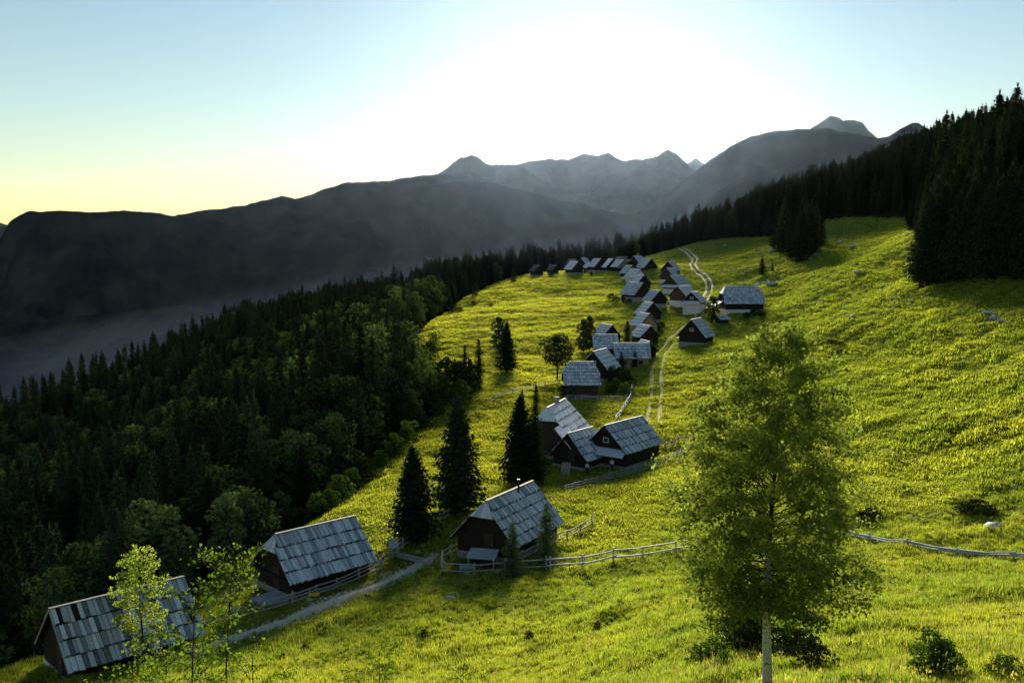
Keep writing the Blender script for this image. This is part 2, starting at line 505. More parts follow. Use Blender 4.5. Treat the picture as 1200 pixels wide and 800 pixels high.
def point_cloud(name, pts, rot, scl, protos):
    """One object that sets the given shapes down at many points (geometry nodes)."""
    me = bpy.data.meshes.new(name)
    n = len(pts)
    me.vertices.add(n); me.vertices.foreach_set('co', np.asarray(pts, np.float32).ravel())
    a = me.attributes.new('turn', 'FLOAT_VECTOR', 'POINT'); a.data.foreach_set('vector', np.asarray(rot, np.float32).ravel())
    a = me.attributes.new('size', 'FLOAT_VECTOR', 'POINT'); a.data.foreach_set('vector', np.asarray(scl, np.float32).ravel())
    a = me.attributes.new('which', 'INT', 'POINT'); a.data.foreach_set('value', (np.arange(n) * 7919 % len(protos)).astype(np.int32))
    o = link(name, me)
    ng = bpy.data.node_groups.new(name, 'GeometryNodeTree')
    ng.interface.new_socket('Geometry', in_out='INPUT', socket_type='NodeSocketGeometry')
    ng.interface.new_socket('Geometry', in_out='OUTPUT', socket_type='NodeSocketGeometry')
    N, L = ng.nodes, ng.links
    gi = N.new('NodeGroupInput'); go = N.new('NodeGroupOutput'); jn = N.new('GeometryNodeJoinGeometry')

    def attr(nm, dt):
        q = N.new('GeometryNodeInputNamedAttribute'); q.data_type = dt; q.inputs['Name'].default_value = nm
        return next(s for s in q.outputs if s.enabled)
    r, sc_, w = attr('turn', 'FLOAT_VECTOR'), attr('size', 'FLOAT_VECTOR'), attr('which', 'INT')
    for i, p in enumerate(protos):
        oi = N.new('GeometryNodeObjectInfo'); oi.inputs['Object'].default_value = p; oi.inputs['As Instance'].default_value = True
        ip = N.new('GeometryNodeInstanceOnPoints')
        cmp_ = N.new('FunctionNodeCompare'); cmp_.data_type = 'INT'; cmp_.operation = 'EQUAL'
        ins = [s for s in cmp_.inputs if s.enabled]
        L.new(w, ins[0]); ins[1].default_value = i
        L.new(gi.outputs[0], ip.inputs['Points']); L.new(cmp_.outputs[0], ip.inputs['Selection'])
        L.new(oi.outputs['Geometry'], ip.inputs['Instance']); L.new(r, ip.inputs['Rotation']); L.new(sc_, ip.inputs['Scale'])
        L.new(ip.outputs[0], jn.inputs[0])
    L.new(jn.outputs[0], go.inputs[0])
    md = o.modifiers.new('scatter', 'NODES'); md.node_group = ng
    return tag(o, kind='stuff')


# ------------------------------------------------------------------ meadow outline, track
MEADOW = [tuple(at(*c)[:2]) for c in [
    (0, 760, 72), (70, 750, 76), (140, 715, 82), (215, 690, 85), (260, 672, 89), (300, 648, 94), (380, 602, 104), (440, 550, 125), (480, 517, 140), (520, 478, 160), (505, 445, 190),
    (490, 425, 210), (486, 395, 240), (500, 376, 268), (525, 352, 310), (545, 338, 350), (580, 326, 395), (620, 317, 425), (665, 312, 452),
    (700, 306, 462), (770, 298, 458), (797, 289, 450), (850, 283, 430), (900, 272, 412), (950, 268, 402), (1000, 266, 385), (1060, 262, 345),
    (1072, 300, 250), (1074, 332, 192), (1130, 333, 190), (1200, 330, 174), (1300, 330, 165)]] + [(220, 60), (150, -40), (-100, -40), (-62, 30), (-50, 60)]
_MX = np.array([p[0] for p in MEADOW]); _MY = np.array([p[1] for p in MEADOW])


def in_meadow(x, y):
    x = np.asarray(x, float); y = np.asarray(y, float)
    c = np.zeros(x.shape, bool)
    n = len(_MX); j = n - 1
    for i in range(n):
        k = ((_MY[i] > y) != (_MY[j] > y)) & (x < (_MX[j] - _MX[i]) * (y - _MY[i]) / (_MY[j] - _MY[i] + 1e-12) + _MX[i])
        c ^= k; j = i
    return c


def meadow_dist(x, y):
    d = np.full(np.shape(x), 1e9)
    n = len(_MX)
    for i in range(n):
        j = (i + 1) % n
        ax, ay, bx, by = _MX[i], _MY[i], _MX[j], _MY[j]
        t = np.clip(((x - ax) * (bx - ax) + (y - ay) * (by - ay)) / ((bx - ax) ** 2 + (by - ay) ** 2), 0, 1)
        d = np.minimum(d, np.hypot(x - ax - t * (bx - ax), y - ay - t * (by - ay)))
    return d


def spline(P, n):
    P = np.array(P, float)
    t = np.r_[0, np.cumsum(np.linalg.norm(np.diff(P, axis=0), axis=1))]
    s = np.linspace(0, t[-1], n)
    Q = np.stack([np.interp(s, t, P[:, k]) for k in range(P.shape[1])], 1)
    for _ in range(max(3, n // 25)):
        Q[1:-1] = 0.25 * Q[:-2] + 0.5 * Q[1:-1] + 0.25 * Q[2:]
    return Q


TRACK_A = spline([hit(*p)[:2] for p in [(764, 497), (770, 460), (769, 438), (777, 412), (793, 393), (812, 378), (822, 364), (829, 346), (832, 334), (826, 324), (815, 316), (811, 309), (815, 303), (809, 298), (797, 290.5)]], 260)
TRACK_B = spline([hit(*p)[:2] for p in [(225, 766), (280, 746), (330, 731), (390, 706), (440, 688), (480, 668), (508, 652)]], 120)


def path_dist(path, x, y):
    d = np.full(x.shape, 1e9)
    for p in path:
        d = np.minimum(d, (x - p[0]) ** 2 + (y - p[1]) ** 2)
    return np.sqrt(d)


def off_track(x, y, r):
    a, b = path_dist(TRACK_A, x, y), path_dist(TRACK_B, x, y)
    return (np.abs(a - 0.95) > 0.50) & (b > 0.45 + 0.75 * r)


def terrain():
    nu, nv = 560, 560
    u = np.linspace(-0.85, 0.85, nu)
    v = np.geomspace(18, 1500, nv)           # metres ahead of a point 45 m behind the lookout
    U, VV = np.meshgrid(u, v)
    Y = VV - 45.0
    X = U * (VV + 12)
    Z = ground(X, Y)
    Z = np.maximum(Z, -640 + 0.0 * Z)
    V = np.stack([X, Y, Z], -1).reshape(-1, 3)
    i = np.arange(nv - 1)[:, None] * nu + np.arange(nu - 1)[None, :]
    F = np.stack([i, i + 1, i + nu + 1, i + nu], -1).reshape(-1, 4)
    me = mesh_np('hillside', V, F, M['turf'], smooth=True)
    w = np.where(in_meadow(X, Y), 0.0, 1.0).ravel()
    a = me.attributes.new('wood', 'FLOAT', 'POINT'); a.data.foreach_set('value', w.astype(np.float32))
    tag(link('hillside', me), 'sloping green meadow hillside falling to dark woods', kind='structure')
    # valley far below
    s = 1.0
    gx = np.linspace(-13500, 13500, 90); gy = np.linspace(250, 17500, 90)
    A, B = np.meshgrid(gx, gy)
    C = -642 + 60 * fbm(A / 1500, B / 1500, 5, 3)
    C = np.minimum(C, -600) - 40
    V = np.stack([A, B, C], -1).reshape(-1, 3)
    i = np.arange(89)[:, None] * 90 + np.arange(89)[None, :]
    F = np.stack([i, i + 1, i + 91, i + 90], -1).reshape(-1, 4)
    tag(link('valley_floor', mesh_np('valley_floor', V, F, M['valley'], smooth=True)), 'deep valley floor beyond the wooded ridge', kind='structure')


terrain()


# ------------------------------------------------------------------ mountains
def mountain(label, pix, D, front, back, mat, seed, rough, spur):
    pix = sorted(pix)
    px = np.array([p[0] for p in pix], float); py = np.array([p[1] for p in pix], float)
    vis = np.array([p[0] for p in pix if p[1] < 268])
    a0, a1 = max(-90, vis.min() - 30), min(1290, vis.max() + 30)
    q = np.r_[np.linspace(-400, a0, 50)[:-1], np.arange(a0, a1, 1.7), np.linspace(a1, 1600, 50)[1:]]
    nu = len(q)
    yy = np.interp(q, px, py)
    yy = yy + (2.6 if rough > 19 else 1.5) * fbm(q / 20.0, q * 0 + 1.7, seed + 3, 4, 0.62)
    u = (q - 600) / FPX
    Dq = D * (1 + 0.10 * fbm(q / 260.0, q * 0, seed, 3))
    X = u * Dq
    el = (HORIZON - yy) / FPX / math.cos(PITCH)
    ZR = el * Dq
    ZR = ZR + rough * fbm(X / 240.0, q * 0 + 3.3, seed + 5, 4, 0.6)
    base = -700.0
    rows = []
    T = np.r_[np.linspace(0, 1, 60), 1 + np.linspace(0, 1, 10)[1:]]
    for t in T:
        if t <= 1:
            off = -(1 - t) * front
            h = t ** 1.15
        else:
            off = (t - 1) * back
            h = (2 - t) ** 1.1
        y = Dq + off
        x = u * y
        z = base + (ZR - base) * h
        env = 4 * h * (1 - h)
        rdg = 1 - 2 * np.abs(fbm(x / 900.0 + y / 2600.0, y / 2400.0, seed + 9, 5, 0.55))
        z = z + env * spur * (rdg - 0.75) + env * 0.5 * spur * fbm(x / 260.0, y / 420.0, seed + 31, 4)
        z = np.minimum(z, ZR + 0 * z - (1 - h) * 120)
        rows.append(np.stack([x, y, z], -1))
    V = np.stack(rows).reshape(-1, 3); nv = len(T)
    i = np.arange(nv - 1)[:, None] * nu + np.arange(nu - 1)[None, :]
    F = np.stack([i, i + 1, i + nu + 1, i + nu], -1).reshape(-1, 4)
    o = link('mountain', mesh_np('mountain', V, F, mat, smooth=True))
    tag(o, label, kind='structure')
    return ZR.max()


mountain('dark flat-topped wooded mountain across the valley', [(-400, 262), (-60, 292), (0, 285), (14, 262), (36, 246), (60, 246), (110, 249), (150, 247), (195, 251), (214, 254), (260, 260), (330, 268), (420, 282), (520, 305), (700, 350), (1700, 420)], 5200, 1500, 1500, M['mtn_near'], 1, 14, 260)
mountain('dark wooded shoulder below the rocky crest', [(-400, 420), (200, 330), (330, 268), (400, 244), (455, 226), (500, 219), (533, 214), (567, 215), (600, 220), (640, 232), (700, 246), (800, 262), (1700, 420)], 6400, 1900, 1700, M['mtn_near'], 2, 16, 330)
mountain('long ridge stepping up towards the domed peak', [(-400, 300), (150, 275), (212, 251), (250, 245), (290, 241), (312, 234), (333, 230), (348, 235), (390, 222), (410, 216), (430, 215), (460, 213), (500, 206), (520, 207), (560, 214), (620, 235), (800, 300), (1700, 420)], 7800, 2000, 1800, M['mtn_near'], 3, 18, 340)
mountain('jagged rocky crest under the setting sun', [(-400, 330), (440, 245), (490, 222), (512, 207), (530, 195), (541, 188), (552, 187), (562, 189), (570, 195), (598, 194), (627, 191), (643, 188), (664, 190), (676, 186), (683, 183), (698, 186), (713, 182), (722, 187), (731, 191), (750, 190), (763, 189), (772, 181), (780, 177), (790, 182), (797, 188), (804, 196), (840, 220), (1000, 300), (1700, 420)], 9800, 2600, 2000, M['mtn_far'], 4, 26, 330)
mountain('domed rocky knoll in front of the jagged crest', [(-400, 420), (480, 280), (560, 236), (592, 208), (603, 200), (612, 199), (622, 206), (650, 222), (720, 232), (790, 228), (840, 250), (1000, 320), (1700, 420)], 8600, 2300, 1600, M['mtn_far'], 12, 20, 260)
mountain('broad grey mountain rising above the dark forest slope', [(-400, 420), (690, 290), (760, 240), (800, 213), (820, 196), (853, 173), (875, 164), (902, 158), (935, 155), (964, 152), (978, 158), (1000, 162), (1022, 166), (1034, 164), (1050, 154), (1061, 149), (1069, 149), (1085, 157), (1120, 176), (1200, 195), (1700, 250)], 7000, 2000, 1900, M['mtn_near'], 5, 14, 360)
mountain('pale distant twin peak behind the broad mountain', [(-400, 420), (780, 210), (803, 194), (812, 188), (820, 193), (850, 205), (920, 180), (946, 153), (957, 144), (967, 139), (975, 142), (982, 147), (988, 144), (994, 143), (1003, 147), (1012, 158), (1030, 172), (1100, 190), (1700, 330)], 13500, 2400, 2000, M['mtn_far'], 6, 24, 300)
mountain('low wooded spur above the valley mist', [(-400, 420), (760, 300), (800, 262), (840, 226), (870, 208), (910, 199), (944, 192), (967, 196), (1000, 194), (1060, 185), (1200, 180), (1700, 260)], 4600, 1200, 1300, M['mtn_near'], 7, 10, 130)
mountain('faint far hill at the end of the valley', [(-400, 250), (-40, 254), (0, 259), (12, 263), (40, 275), (120, 300), (1700, 420)], 11500, 2300, 1800, M['mtn_far'], 8, 16, 200)


# ------------------------------------------------------------------ houses
def plank_mesh(name, mat, seed):
    """A unit roof board: x across, y up the slope, z proud; thicker and ragged at its lower end."""
    r = random.Random(seed)
    a, b = r.uniform(-0.02, 0.03), r.uniform(-0.02, 0.03)
    q = MB()
    q.hexa([(0.05, a, -0.3), (0.95, b, -0.3), (0.93, 1.04, -0.3), (0.07, 1.04, -0.3), (0.05, a, 1.0), (0.95, b, r.uniform(0.8, 1.1)), (0.93, 1.04, 0.1), (0.07, 1.04, 0.1)])
    return q.mesh(name, mat)


PLANKS = {k: [plank_mesh('shingle', M[k], i) for i in range(4)] for k in ('roof_grey', 'roof_pale', 'roof_old')}


def locate(rx, ry, Hr):
    """Stand a house so that its ridge, Hr above the turf, is at this height over the ground."""
    Ys = np.geomspace(50, 520, 4000)
    d = ray(rx, ry)
    P = d[None] * (Ys / d[1])[:, None]
    hgt = P[:, 2] - zbase(P[:, 0], P[:, 1])
    k = int(np.argmax(hgt <= Hr)) if (hgt <= Hr).any() else int(np.argmin(hgt))
    return P[k, 0], P[k, 1], float(zbase(P[k, 0], P[k, 1]))


HOUSES = []


def house(name, label, rx, ry, phi, L, W, Hr=5.2, He=1.9, hipf=0.0, hipb=0.0, roof='roof_grey', single=False, courses=4, bw=0.21,
          wall='wood_dark', base='stone', base_h=0.35, over=0.45, extras=(), group=None, cat='house'):
    if ry < 346 and name != 'farmhouse':
        L, W, Hr, He = L * .88, W * .88, Hr * .88, He * .88
    x, y, z = locate(rx, ry, Hr)
    rz = math.radians(phi)
    r = random.Random(int(rx * 13 + ry * 7))
    root = thing(name, label, cat, (x, y, z), rz, group)
    HOUSES.append((x, y, max(L, W)))
    hw, hl = W / 2, L / 2
    ew, el = hw + over, hl + over                         # eaves and verges overhang
    tanp = (Hr - He) / ew
    zr = Hr
    # foundation and walls
    f = MB(); f.box(-hl - 0.06, hl + 0.06, -hw - 0.06, hw + 0.06, -1.6, base_h); f.obj('foundation', M[base], root)
    w = MB()
    ze = lambda yy: zr - 0.16 - abs(yy) * tanp
    k = hipf
    for sgn, hp in ((1, hipf), (-1, hipb)):
        xs = sgn * hl
        top = He + (zr - He) * (1 - hp) - 0.15
        yt = max(0.0, (zr - 0.16 - top) / tanp)
        pts = [(xs, -hw, base_h), (xs, hw, base_h), (xs, hw, ze(hw))]
        pts += [(xs, yt, top), (xs, -yt, top)] if hp > 0.01 else [(xs, 0, zr - 0.16)]
        pts += [(xs, -hw, ze(hw))]
        w.slab(pts if sgn > 0 else pts[::-1], (sgn, 0, 0), 0.14)
    for sgn in (1, -1):
        nlog = max(3, int((ze(hw) - base_h) / 0.22)); step = (ze(hw) - base_h) / nlog
        for i in range(nlog):
            w.box(-hl + 0.141, hl - 0.141, *sorted((sgn * (hw - 0.16), sgn * (hw - 0.012 * (i % 2)))), base_h + i * step + 0.004, base_h + (i + 1) * step - 0.004)
    w.obj('wall', M[wall], root)
    # roof deck
    rk = MB()
    fr = el - (hipf * (zr - He) * 0.55 if hipf else 0); bk = -el + (hipb * (zr - He) * 0.55 if hipb else 0)
    yf, zf = hipf * ew, zr - hipf * (zr - He)
    yb, zb = hipb * ew, zr - hipb * (zr - He)
    for s in (1, -1):
        P = [(-el, s * ew, He), (el, s * ew, He)]
        if hipf < 0.99: P.append((el, s * yf, zf))
        if hipf: P.append((fr, 0, zr))
        if hipb: P.append((bk, 0, zr))
        if hipb < 0.99: P.append((-el, s * yb, zb))
        n = np.array([0, s * (zr - He), ew]); n /= np.linalg.norm(n)
        rk.slab(P if s < 0 else P[::-1], n, 0.10)
    for sg, hp, xe in ((1, hipf, fr), (-1, hipb, bk)):
        if hp:
            P = [(sg * el, -ew * hp, zr - hp * (zr - He)), (sg * el, ew * hp, zr - hp * (zr - He)), (xe, 0, zr)]
            e1 = np.subtract(P[1], P[0]); e2 = np.subtract(P[2], P[0]); n = np.cross(e1, e2); n /= np.linalg.norm(n)
            if n[2] < 0: n = -n
            rk.slab(P if sg > 0 else P[::-1], n, 0.10)
    roof_o = rk.obj('roof', M['wood_dark'], root)
    # shingles: boards in overlapping courses
    S = math.hypot(ew, zr - He)
    cam_l = Matrix.Rotation(-rz, 3, 'Z') @ Vector((-x, -y, -z))
    j = MB()

    def span(t):                                        # the length of the slope at fraction t up
        a, b = -el, el
        if hipf and t > 1 - hipf: b = el + (fr - el) * (t - (1 - hipf)) / hipf
        if hipb and t > 1 - hipb: a = -el + (bk + el) * (t - (1 - hipb)) / hipb
        return a, b
    for s in (1, -1):
        up = np.array([0, -s * ew, zr - He]) / S
        nn = np.array([0, s * (zr - He), ew]) / S
        seen = float(np.dot(nn, (cam_l.x, cam_l.y, cam_l.z - He))) > 0
        for c in range(courses):
            t0, t1 = c / courses, (c + 1) / courses
            a, b = span((t0 + t1) / 2)
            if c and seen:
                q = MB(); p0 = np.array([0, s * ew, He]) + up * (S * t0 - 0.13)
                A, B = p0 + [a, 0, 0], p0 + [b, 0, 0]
                q.hexa([A, B, B + up * .12, A + up * .12, A + nn * .10, B + nn * .10, B + up * .12 + nn * .12, A + up * .12 + nn * .12]); q.obj('course_shadow', M['wood_dark'], roof_o)  # dark strip added to stand for the shadow line under the course above
            xx = a + r.uniform(-0.1, 0)
            while xx < b - 0.06:
                ww = min(bw * r.uniform(0.72, 1.3), b - xx + 0.03)
                ln = S * (t1 - t0) * r.uniform(1.0, 1.06)
                st = S * t0 - (0.10 if c else 0.06) + r.uniform(-0.05, 0.05)
                th = 0.09 * r.uniform(0.7, 1.5)
                o = np.array([xx, s * ew, He]) + up * st + nn * (0.03 + r.uniform(0, 0.012))
                skip = roof == 'roof_old' and r.random() < 0.03
                if skip:
                    xx += ww; continue
                if single and seen:
                    me = PLANKS[roof][r.randrange(4)]
                    q = bpy.data.objects.new('shingle', me)
                    ex = np.array([1.0, r.uniform(-0.015, 0.015), 0])
                    m = Matrix(((ex[0] * ww, up[0] * ln, nn[0] * th, o[0]), (ex[1] * ww, up[1] * ln, nn[1] * th, o[1]), (ex[2] * ww, up[2] * ln, nn[2] * th, o[2]), (0, 0, 0, 1)))
                    q.parent = roof_o; q.matrix_local = m; COL.objects.link(q)
                else:
                    e = np.array([1.0, 0, 0]); g = 0.02
                    A = o + e * g; B = o + e * (ww - g); Cc = B + up * ln * 1.03; Dd = A + up * ln * 1.03
                    j.hexa([A - nn * 0.02, B - nn * 0.02, Cc - nn * 0.02, Dd - nn * 0.02, A + nn * th, B + nn * th, Cc + nn * 0.005, Dd + nn * 0.005], r.random() ** 0.8)
                xx += ww
    for sg, hp, xe in ((1, hipf, fr), (-1, hipb, bk)):     # boards fanned over the hips
        if hp:
            nb = max(4, int(2 * ew * hp / bw))
            zh = zr - hp * (zr - He)
            n = np.array([(zr - zh), 0, abs(el - abs(xe))]); n[0] *= sg; n = n / np.linalg.norm(n)
            for i in range(nb):
                y0, y1 = (-1 + 2 * i / nb) * ew * hp, (-1 + 2 * (i + 0.96) / nb) * ew * hp
                A = np.array([sg * (el + 0.06), y0, zh - 0.02]); B = np.array([sg * (el + 0.06), y1, zh - 0.02])
                k2 = 0.12
                Cc = np.array([xe, y1 * k2, zr - 0.02]); Dd = np.array([xe, y0 * k2, zr - 0.02])
                if sg < 0: A, B, Cc, Dd = B, A, Dd, Cc
                j.hexa([A + n * .01, B + n * .01, Cc + n * .01, Dd + n * .01, A + n * .065, B + n * .065, Cc + n * .045, Dd + n * .045], r.random())
    jm = roof.replace('roof_old', 'roof_grey') + '_j'
    if j.V:
        tag(j.obj('shingle_rows', M.get(jm, M['roof_grey_j']), roof_o), kind='stuff')
    # ridge board, barge boards
    q = MB(); q.box(bk - 0.02, fr + 0.02, -0.13, 0.13, zr + 0.055, zr + 0.11); q.obj('ridge_board', M['wood_tan' if 'ridge' in extras else 'wood_grey'], root)
    for sg, hp, yy, zz in ((1, hipf, yf, zf), (-1, hipb, yb, zb)):
        for s in (1, -1):
            if hp > 0.95: continue
            q = MB()
            x0 = sg * (el + 0.012); x1 = sg * (el + 0.05)
            P = [(s * ew, He - 0.12), (s * ew, He + 0.06), (s * yy, zz + 0.05), (s * yy, zz - 0.13)]
            q.hexa([(x0, *p) for p in P] + [(x1, *p) for p in P]); q.obj('bargeboard', M['wood_grey' if roof == 'roof_old' else 'wood_dark'], root)
    # gable openings
    if 'door' in extras:
        d = MB(); d.box(hl + 0.004, hl + 0.07, -0.5 + hw * 0.15, 0.5 + hw * 0.15, base_h + 0.02, base_h + 1.9); dd = d.obj('door', M['wood_brown'], root)
        h = MB(); h.box(hl + 0.072, hl + 0.12, 0.3 + hw * 0.15, 0.36 + hw * 0.15, base_h + 0.9, base_h + 1.05); h.obj('handle', M['wood_grey'], dd)
    for e in extras:
        if e == 'window':
            zc, ww, hh = He + (zr - He) * 0.42, 0.42, 0.34
            wn = MB()
            for (a, b, c, d2) in ((-ww, ww, hh - .08, hh), (-ww, ww, -hh, -hh + .08), (-ww, -ww + .08, -hh + .08, hh - .08), (ww - .08, ww, -hh + .08, hh - .08)):
                wn.box(hl + 0.005, hl + 0.06, a, b, zc + c, zc + d2)
            wo_ = wn.obj('window', M['white_paint'], root)
            pn = MB(); pn.box(hl + 0.006, hl + 0.03, -ww + .081, ww - .081, zc - hh + .081, zc + hh - .081); pn.obj('pane', M['glass'], wo_)
        elif e == 'side_windows':
            for s in (1, -1):
                for xo in (-0.25, 0.25):
                    wn = MB(); zc = base_h + (He - base_h) * 0.5
                    wn.box(xo * L - .4, xo * L + .4, *sorted((s * (hw + .004), s * (hw + .05))), zc - .4, zc + .4); wo_ = wn.obj('window', M['wood_brown'], root)
                    pn = MB(); pn.box(xo * L - .3, xo * L + .3, *sorted((s * (hw + .051), s * (hw + .06))), zc - .3, zc + .3); pn.obj('pane', M['glass'], wo_)
        elif e == 'chimney':
            c = MB(); c.box(-0.9, -0.4, -0.25, 0.25, zr - 0.6, zr + 0.75); c.box(-0.98, -0.32, -0.33, 0.33, zr + 0.752, zr + 0.86); c.obj('chimney', M['stone'], root)
        elif e == 'stovepipe':
            c = MB(); c.tube([(-1.2, 0.35, zr - 0.6), (-1.2, 0.35, zr + 0.7)], [0.09, 0.09], 8); c.tube([(-1.2, 0.35, zr + 0.702), (-1.2, 0.35, zr + 0.95)], [0.17, 0.15], 8); c.obj('stovepipe', M['hair'], root)
        elif e == 'pent':                                  # small roof across the gable
            q = MB(); zc = He - 0.05
            q.slab([(hl + 1.15, -ew * .96, zc - 0.35), (hl + 1.15, ew * .96, zc - 0.35), (hl - 0.02, ew * .92, zc + 0.45), (hl - 0.02, -ew * .92, zc + 0.45)], (0.45, 0, 0.89), 0.07, 0.6)
            q.obj('pent_roof', M[jm if jm in M else 'roof_grey_j'], root)
        elif e == 'porch':                                 # posts under the forward eave
            for s in (-0.8, 0.8):
                q = MB(); q.box(hl + 0.9, hl + 1.05, s * hw - .08, s * hw + .08, -0.8, He - 0.42); q.obj('post', M['wood_grey'], root)
        elif e == 'jettied':                               # dark hood over the gable
            q = MB(); q.box(hl + 0.003, hl + 0.32, -hw * .97, hw * .97, He - 0.1, He + 0.12); q.obj('beam', M['wood_dark'], root)
        elif e == 'leanto':
            q = MB()
            for s in (-1,):
                n = np.array([0, s * 0.5, 0.866])
                q.slab([(-hl * 0.2, s * ew, He + .02), (-hl * 0.2, s * (ew + 1.8), He - .95), (el + .6, s * (ew + 1.8), He - .95), (el + .6, s * ew, He + .02)], n, 0.09, 0.7)
            q.obj('lean_to_roof', M[jm], root)
        elif e == 'slope_ext':                             # the lower roof carried forward over a porch
            for s in (1,):
                n = np.array([0, s * (zr - He), ew]); n /= np.linalg.norm(n)
                f = 0.56
                pt = lambda xx_, t_: (xx_, s * ew * (1 - t_), He + (zr - He) * t_)
                for c in range(3):
                    t0, t1 = f * c / 3, f * (c + 1) / 3
                    q = MB(); q.slab([tuple(np.array(v) + n * (.14 - .02 * c)) for v in (pt(el + 0.06, t0 - .02), pt(el + 0.06, t1), pt(el + 2.9 - 1.0 * t1, t1), pt(el + 2.9 - 1.0 * t0, t0 - .02))][::-1], n, 0.10, 0.8)
                    q.obj('porch_roof', M[jm], root)
                p = MB(); p.box(el + 2.3, el + 2.45, s * ew * .85 - .07, s * ew * .85 + .07, -1.2, He - .05); p.obj('post', M['wood_grey'], root)
        elif e == 'leanto_f':
            q = MB(); n = np.array([0.45, 0, 0.893])
            q.slab([(el - .3, -ew * .9, He + .5), (el - .3, ew * .35, He + .5), (el + 2.2, ew * .35, He - .75), (el + 2.2, -ew * .9, He - .75)], n, 0.09, 0.7)
            q.obj('lean_to_roof', M[jm], root)
            for s in (-0.8, 0.25):
                p = MB(); p.box(el + 1.9, el + 2.05, s * ew - .07, s * ew + .07, -1.2, He - .72); p.obj('post', M['wood_grey'], root)
    return root


VG = None
# the six that stand along the lower track, board by board
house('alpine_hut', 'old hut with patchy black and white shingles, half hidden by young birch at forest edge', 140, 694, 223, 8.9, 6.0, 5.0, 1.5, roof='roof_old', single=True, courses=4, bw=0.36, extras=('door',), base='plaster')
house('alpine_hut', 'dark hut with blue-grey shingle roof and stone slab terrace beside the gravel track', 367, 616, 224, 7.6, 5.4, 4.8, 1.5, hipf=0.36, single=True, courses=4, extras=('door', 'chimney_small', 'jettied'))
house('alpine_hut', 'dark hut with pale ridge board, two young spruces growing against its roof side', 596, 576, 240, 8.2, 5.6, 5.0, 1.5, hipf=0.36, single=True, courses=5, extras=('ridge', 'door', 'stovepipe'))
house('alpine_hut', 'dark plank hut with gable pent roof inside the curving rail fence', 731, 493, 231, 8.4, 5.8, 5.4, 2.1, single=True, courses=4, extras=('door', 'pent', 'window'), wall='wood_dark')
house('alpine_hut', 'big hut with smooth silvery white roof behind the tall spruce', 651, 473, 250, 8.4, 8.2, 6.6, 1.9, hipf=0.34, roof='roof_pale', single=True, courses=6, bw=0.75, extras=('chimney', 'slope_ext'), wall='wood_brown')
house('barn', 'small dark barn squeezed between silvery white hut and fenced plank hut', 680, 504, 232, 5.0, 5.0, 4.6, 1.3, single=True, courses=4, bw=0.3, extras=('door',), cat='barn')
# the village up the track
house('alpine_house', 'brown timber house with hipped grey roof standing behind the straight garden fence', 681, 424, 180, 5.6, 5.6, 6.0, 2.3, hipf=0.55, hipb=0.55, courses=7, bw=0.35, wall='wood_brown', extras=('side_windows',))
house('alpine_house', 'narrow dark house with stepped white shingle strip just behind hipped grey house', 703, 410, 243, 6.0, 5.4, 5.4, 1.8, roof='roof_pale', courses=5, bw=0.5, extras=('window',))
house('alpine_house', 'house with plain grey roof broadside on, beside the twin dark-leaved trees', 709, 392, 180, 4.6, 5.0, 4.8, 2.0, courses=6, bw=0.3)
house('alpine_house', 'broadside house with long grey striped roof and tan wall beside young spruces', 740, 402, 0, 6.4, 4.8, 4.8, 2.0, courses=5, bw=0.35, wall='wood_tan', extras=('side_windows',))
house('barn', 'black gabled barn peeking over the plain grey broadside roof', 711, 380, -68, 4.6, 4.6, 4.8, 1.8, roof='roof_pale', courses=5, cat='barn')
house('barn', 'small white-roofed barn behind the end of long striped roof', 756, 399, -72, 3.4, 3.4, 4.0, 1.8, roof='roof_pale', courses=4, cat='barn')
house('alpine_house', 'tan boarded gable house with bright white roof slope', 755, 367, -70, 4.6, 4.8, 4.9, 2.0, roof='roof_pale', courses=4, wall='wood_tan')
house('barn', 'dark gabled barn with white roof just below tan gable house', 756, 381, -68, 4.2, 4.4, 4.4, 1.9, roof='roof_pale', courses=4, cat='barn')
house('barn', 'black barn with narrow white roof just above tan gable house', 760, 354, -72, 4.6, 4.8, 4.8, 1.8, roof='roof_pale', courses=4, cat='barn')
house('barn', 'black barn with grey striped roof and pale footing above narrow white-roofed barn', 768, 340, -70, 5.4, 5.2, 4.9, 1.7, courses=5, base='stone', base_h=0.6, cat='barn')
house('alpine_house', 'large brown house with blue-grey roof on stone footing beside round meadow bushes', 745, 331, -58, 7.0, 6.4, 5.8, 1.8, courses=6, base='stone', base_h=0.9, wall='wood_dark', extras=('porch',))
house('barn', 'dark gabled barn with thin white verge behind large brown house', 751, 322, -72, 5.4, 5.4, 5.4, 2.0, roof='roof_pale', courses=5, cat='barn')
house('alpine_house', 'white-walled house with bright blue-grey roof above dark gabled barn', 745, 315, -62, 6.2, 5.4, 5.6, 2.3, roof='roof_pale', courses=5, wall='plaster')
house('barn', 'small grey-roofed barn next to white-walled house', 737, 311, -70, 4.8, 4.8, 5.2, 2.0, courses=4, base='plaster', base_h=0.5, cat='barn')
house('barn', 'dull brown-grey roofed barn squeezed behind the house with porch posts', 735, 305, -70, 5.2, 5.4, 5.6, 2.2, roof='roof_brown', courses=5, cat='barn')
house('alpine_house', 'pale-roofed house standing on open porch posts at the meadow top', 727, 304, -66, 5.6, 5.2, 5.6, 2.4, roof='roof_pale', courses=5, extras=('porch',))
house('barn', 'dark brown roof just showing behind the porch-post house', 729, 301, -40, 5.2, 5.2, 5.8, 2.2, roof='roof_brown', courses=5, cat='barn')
house('barn', 'black barn with one thin cream roof slope below tall round tree', 716, 303, -77, 5.4, 5.6, 5.6, 1.8, roof='roof_pale', courses=4, cat='barn')
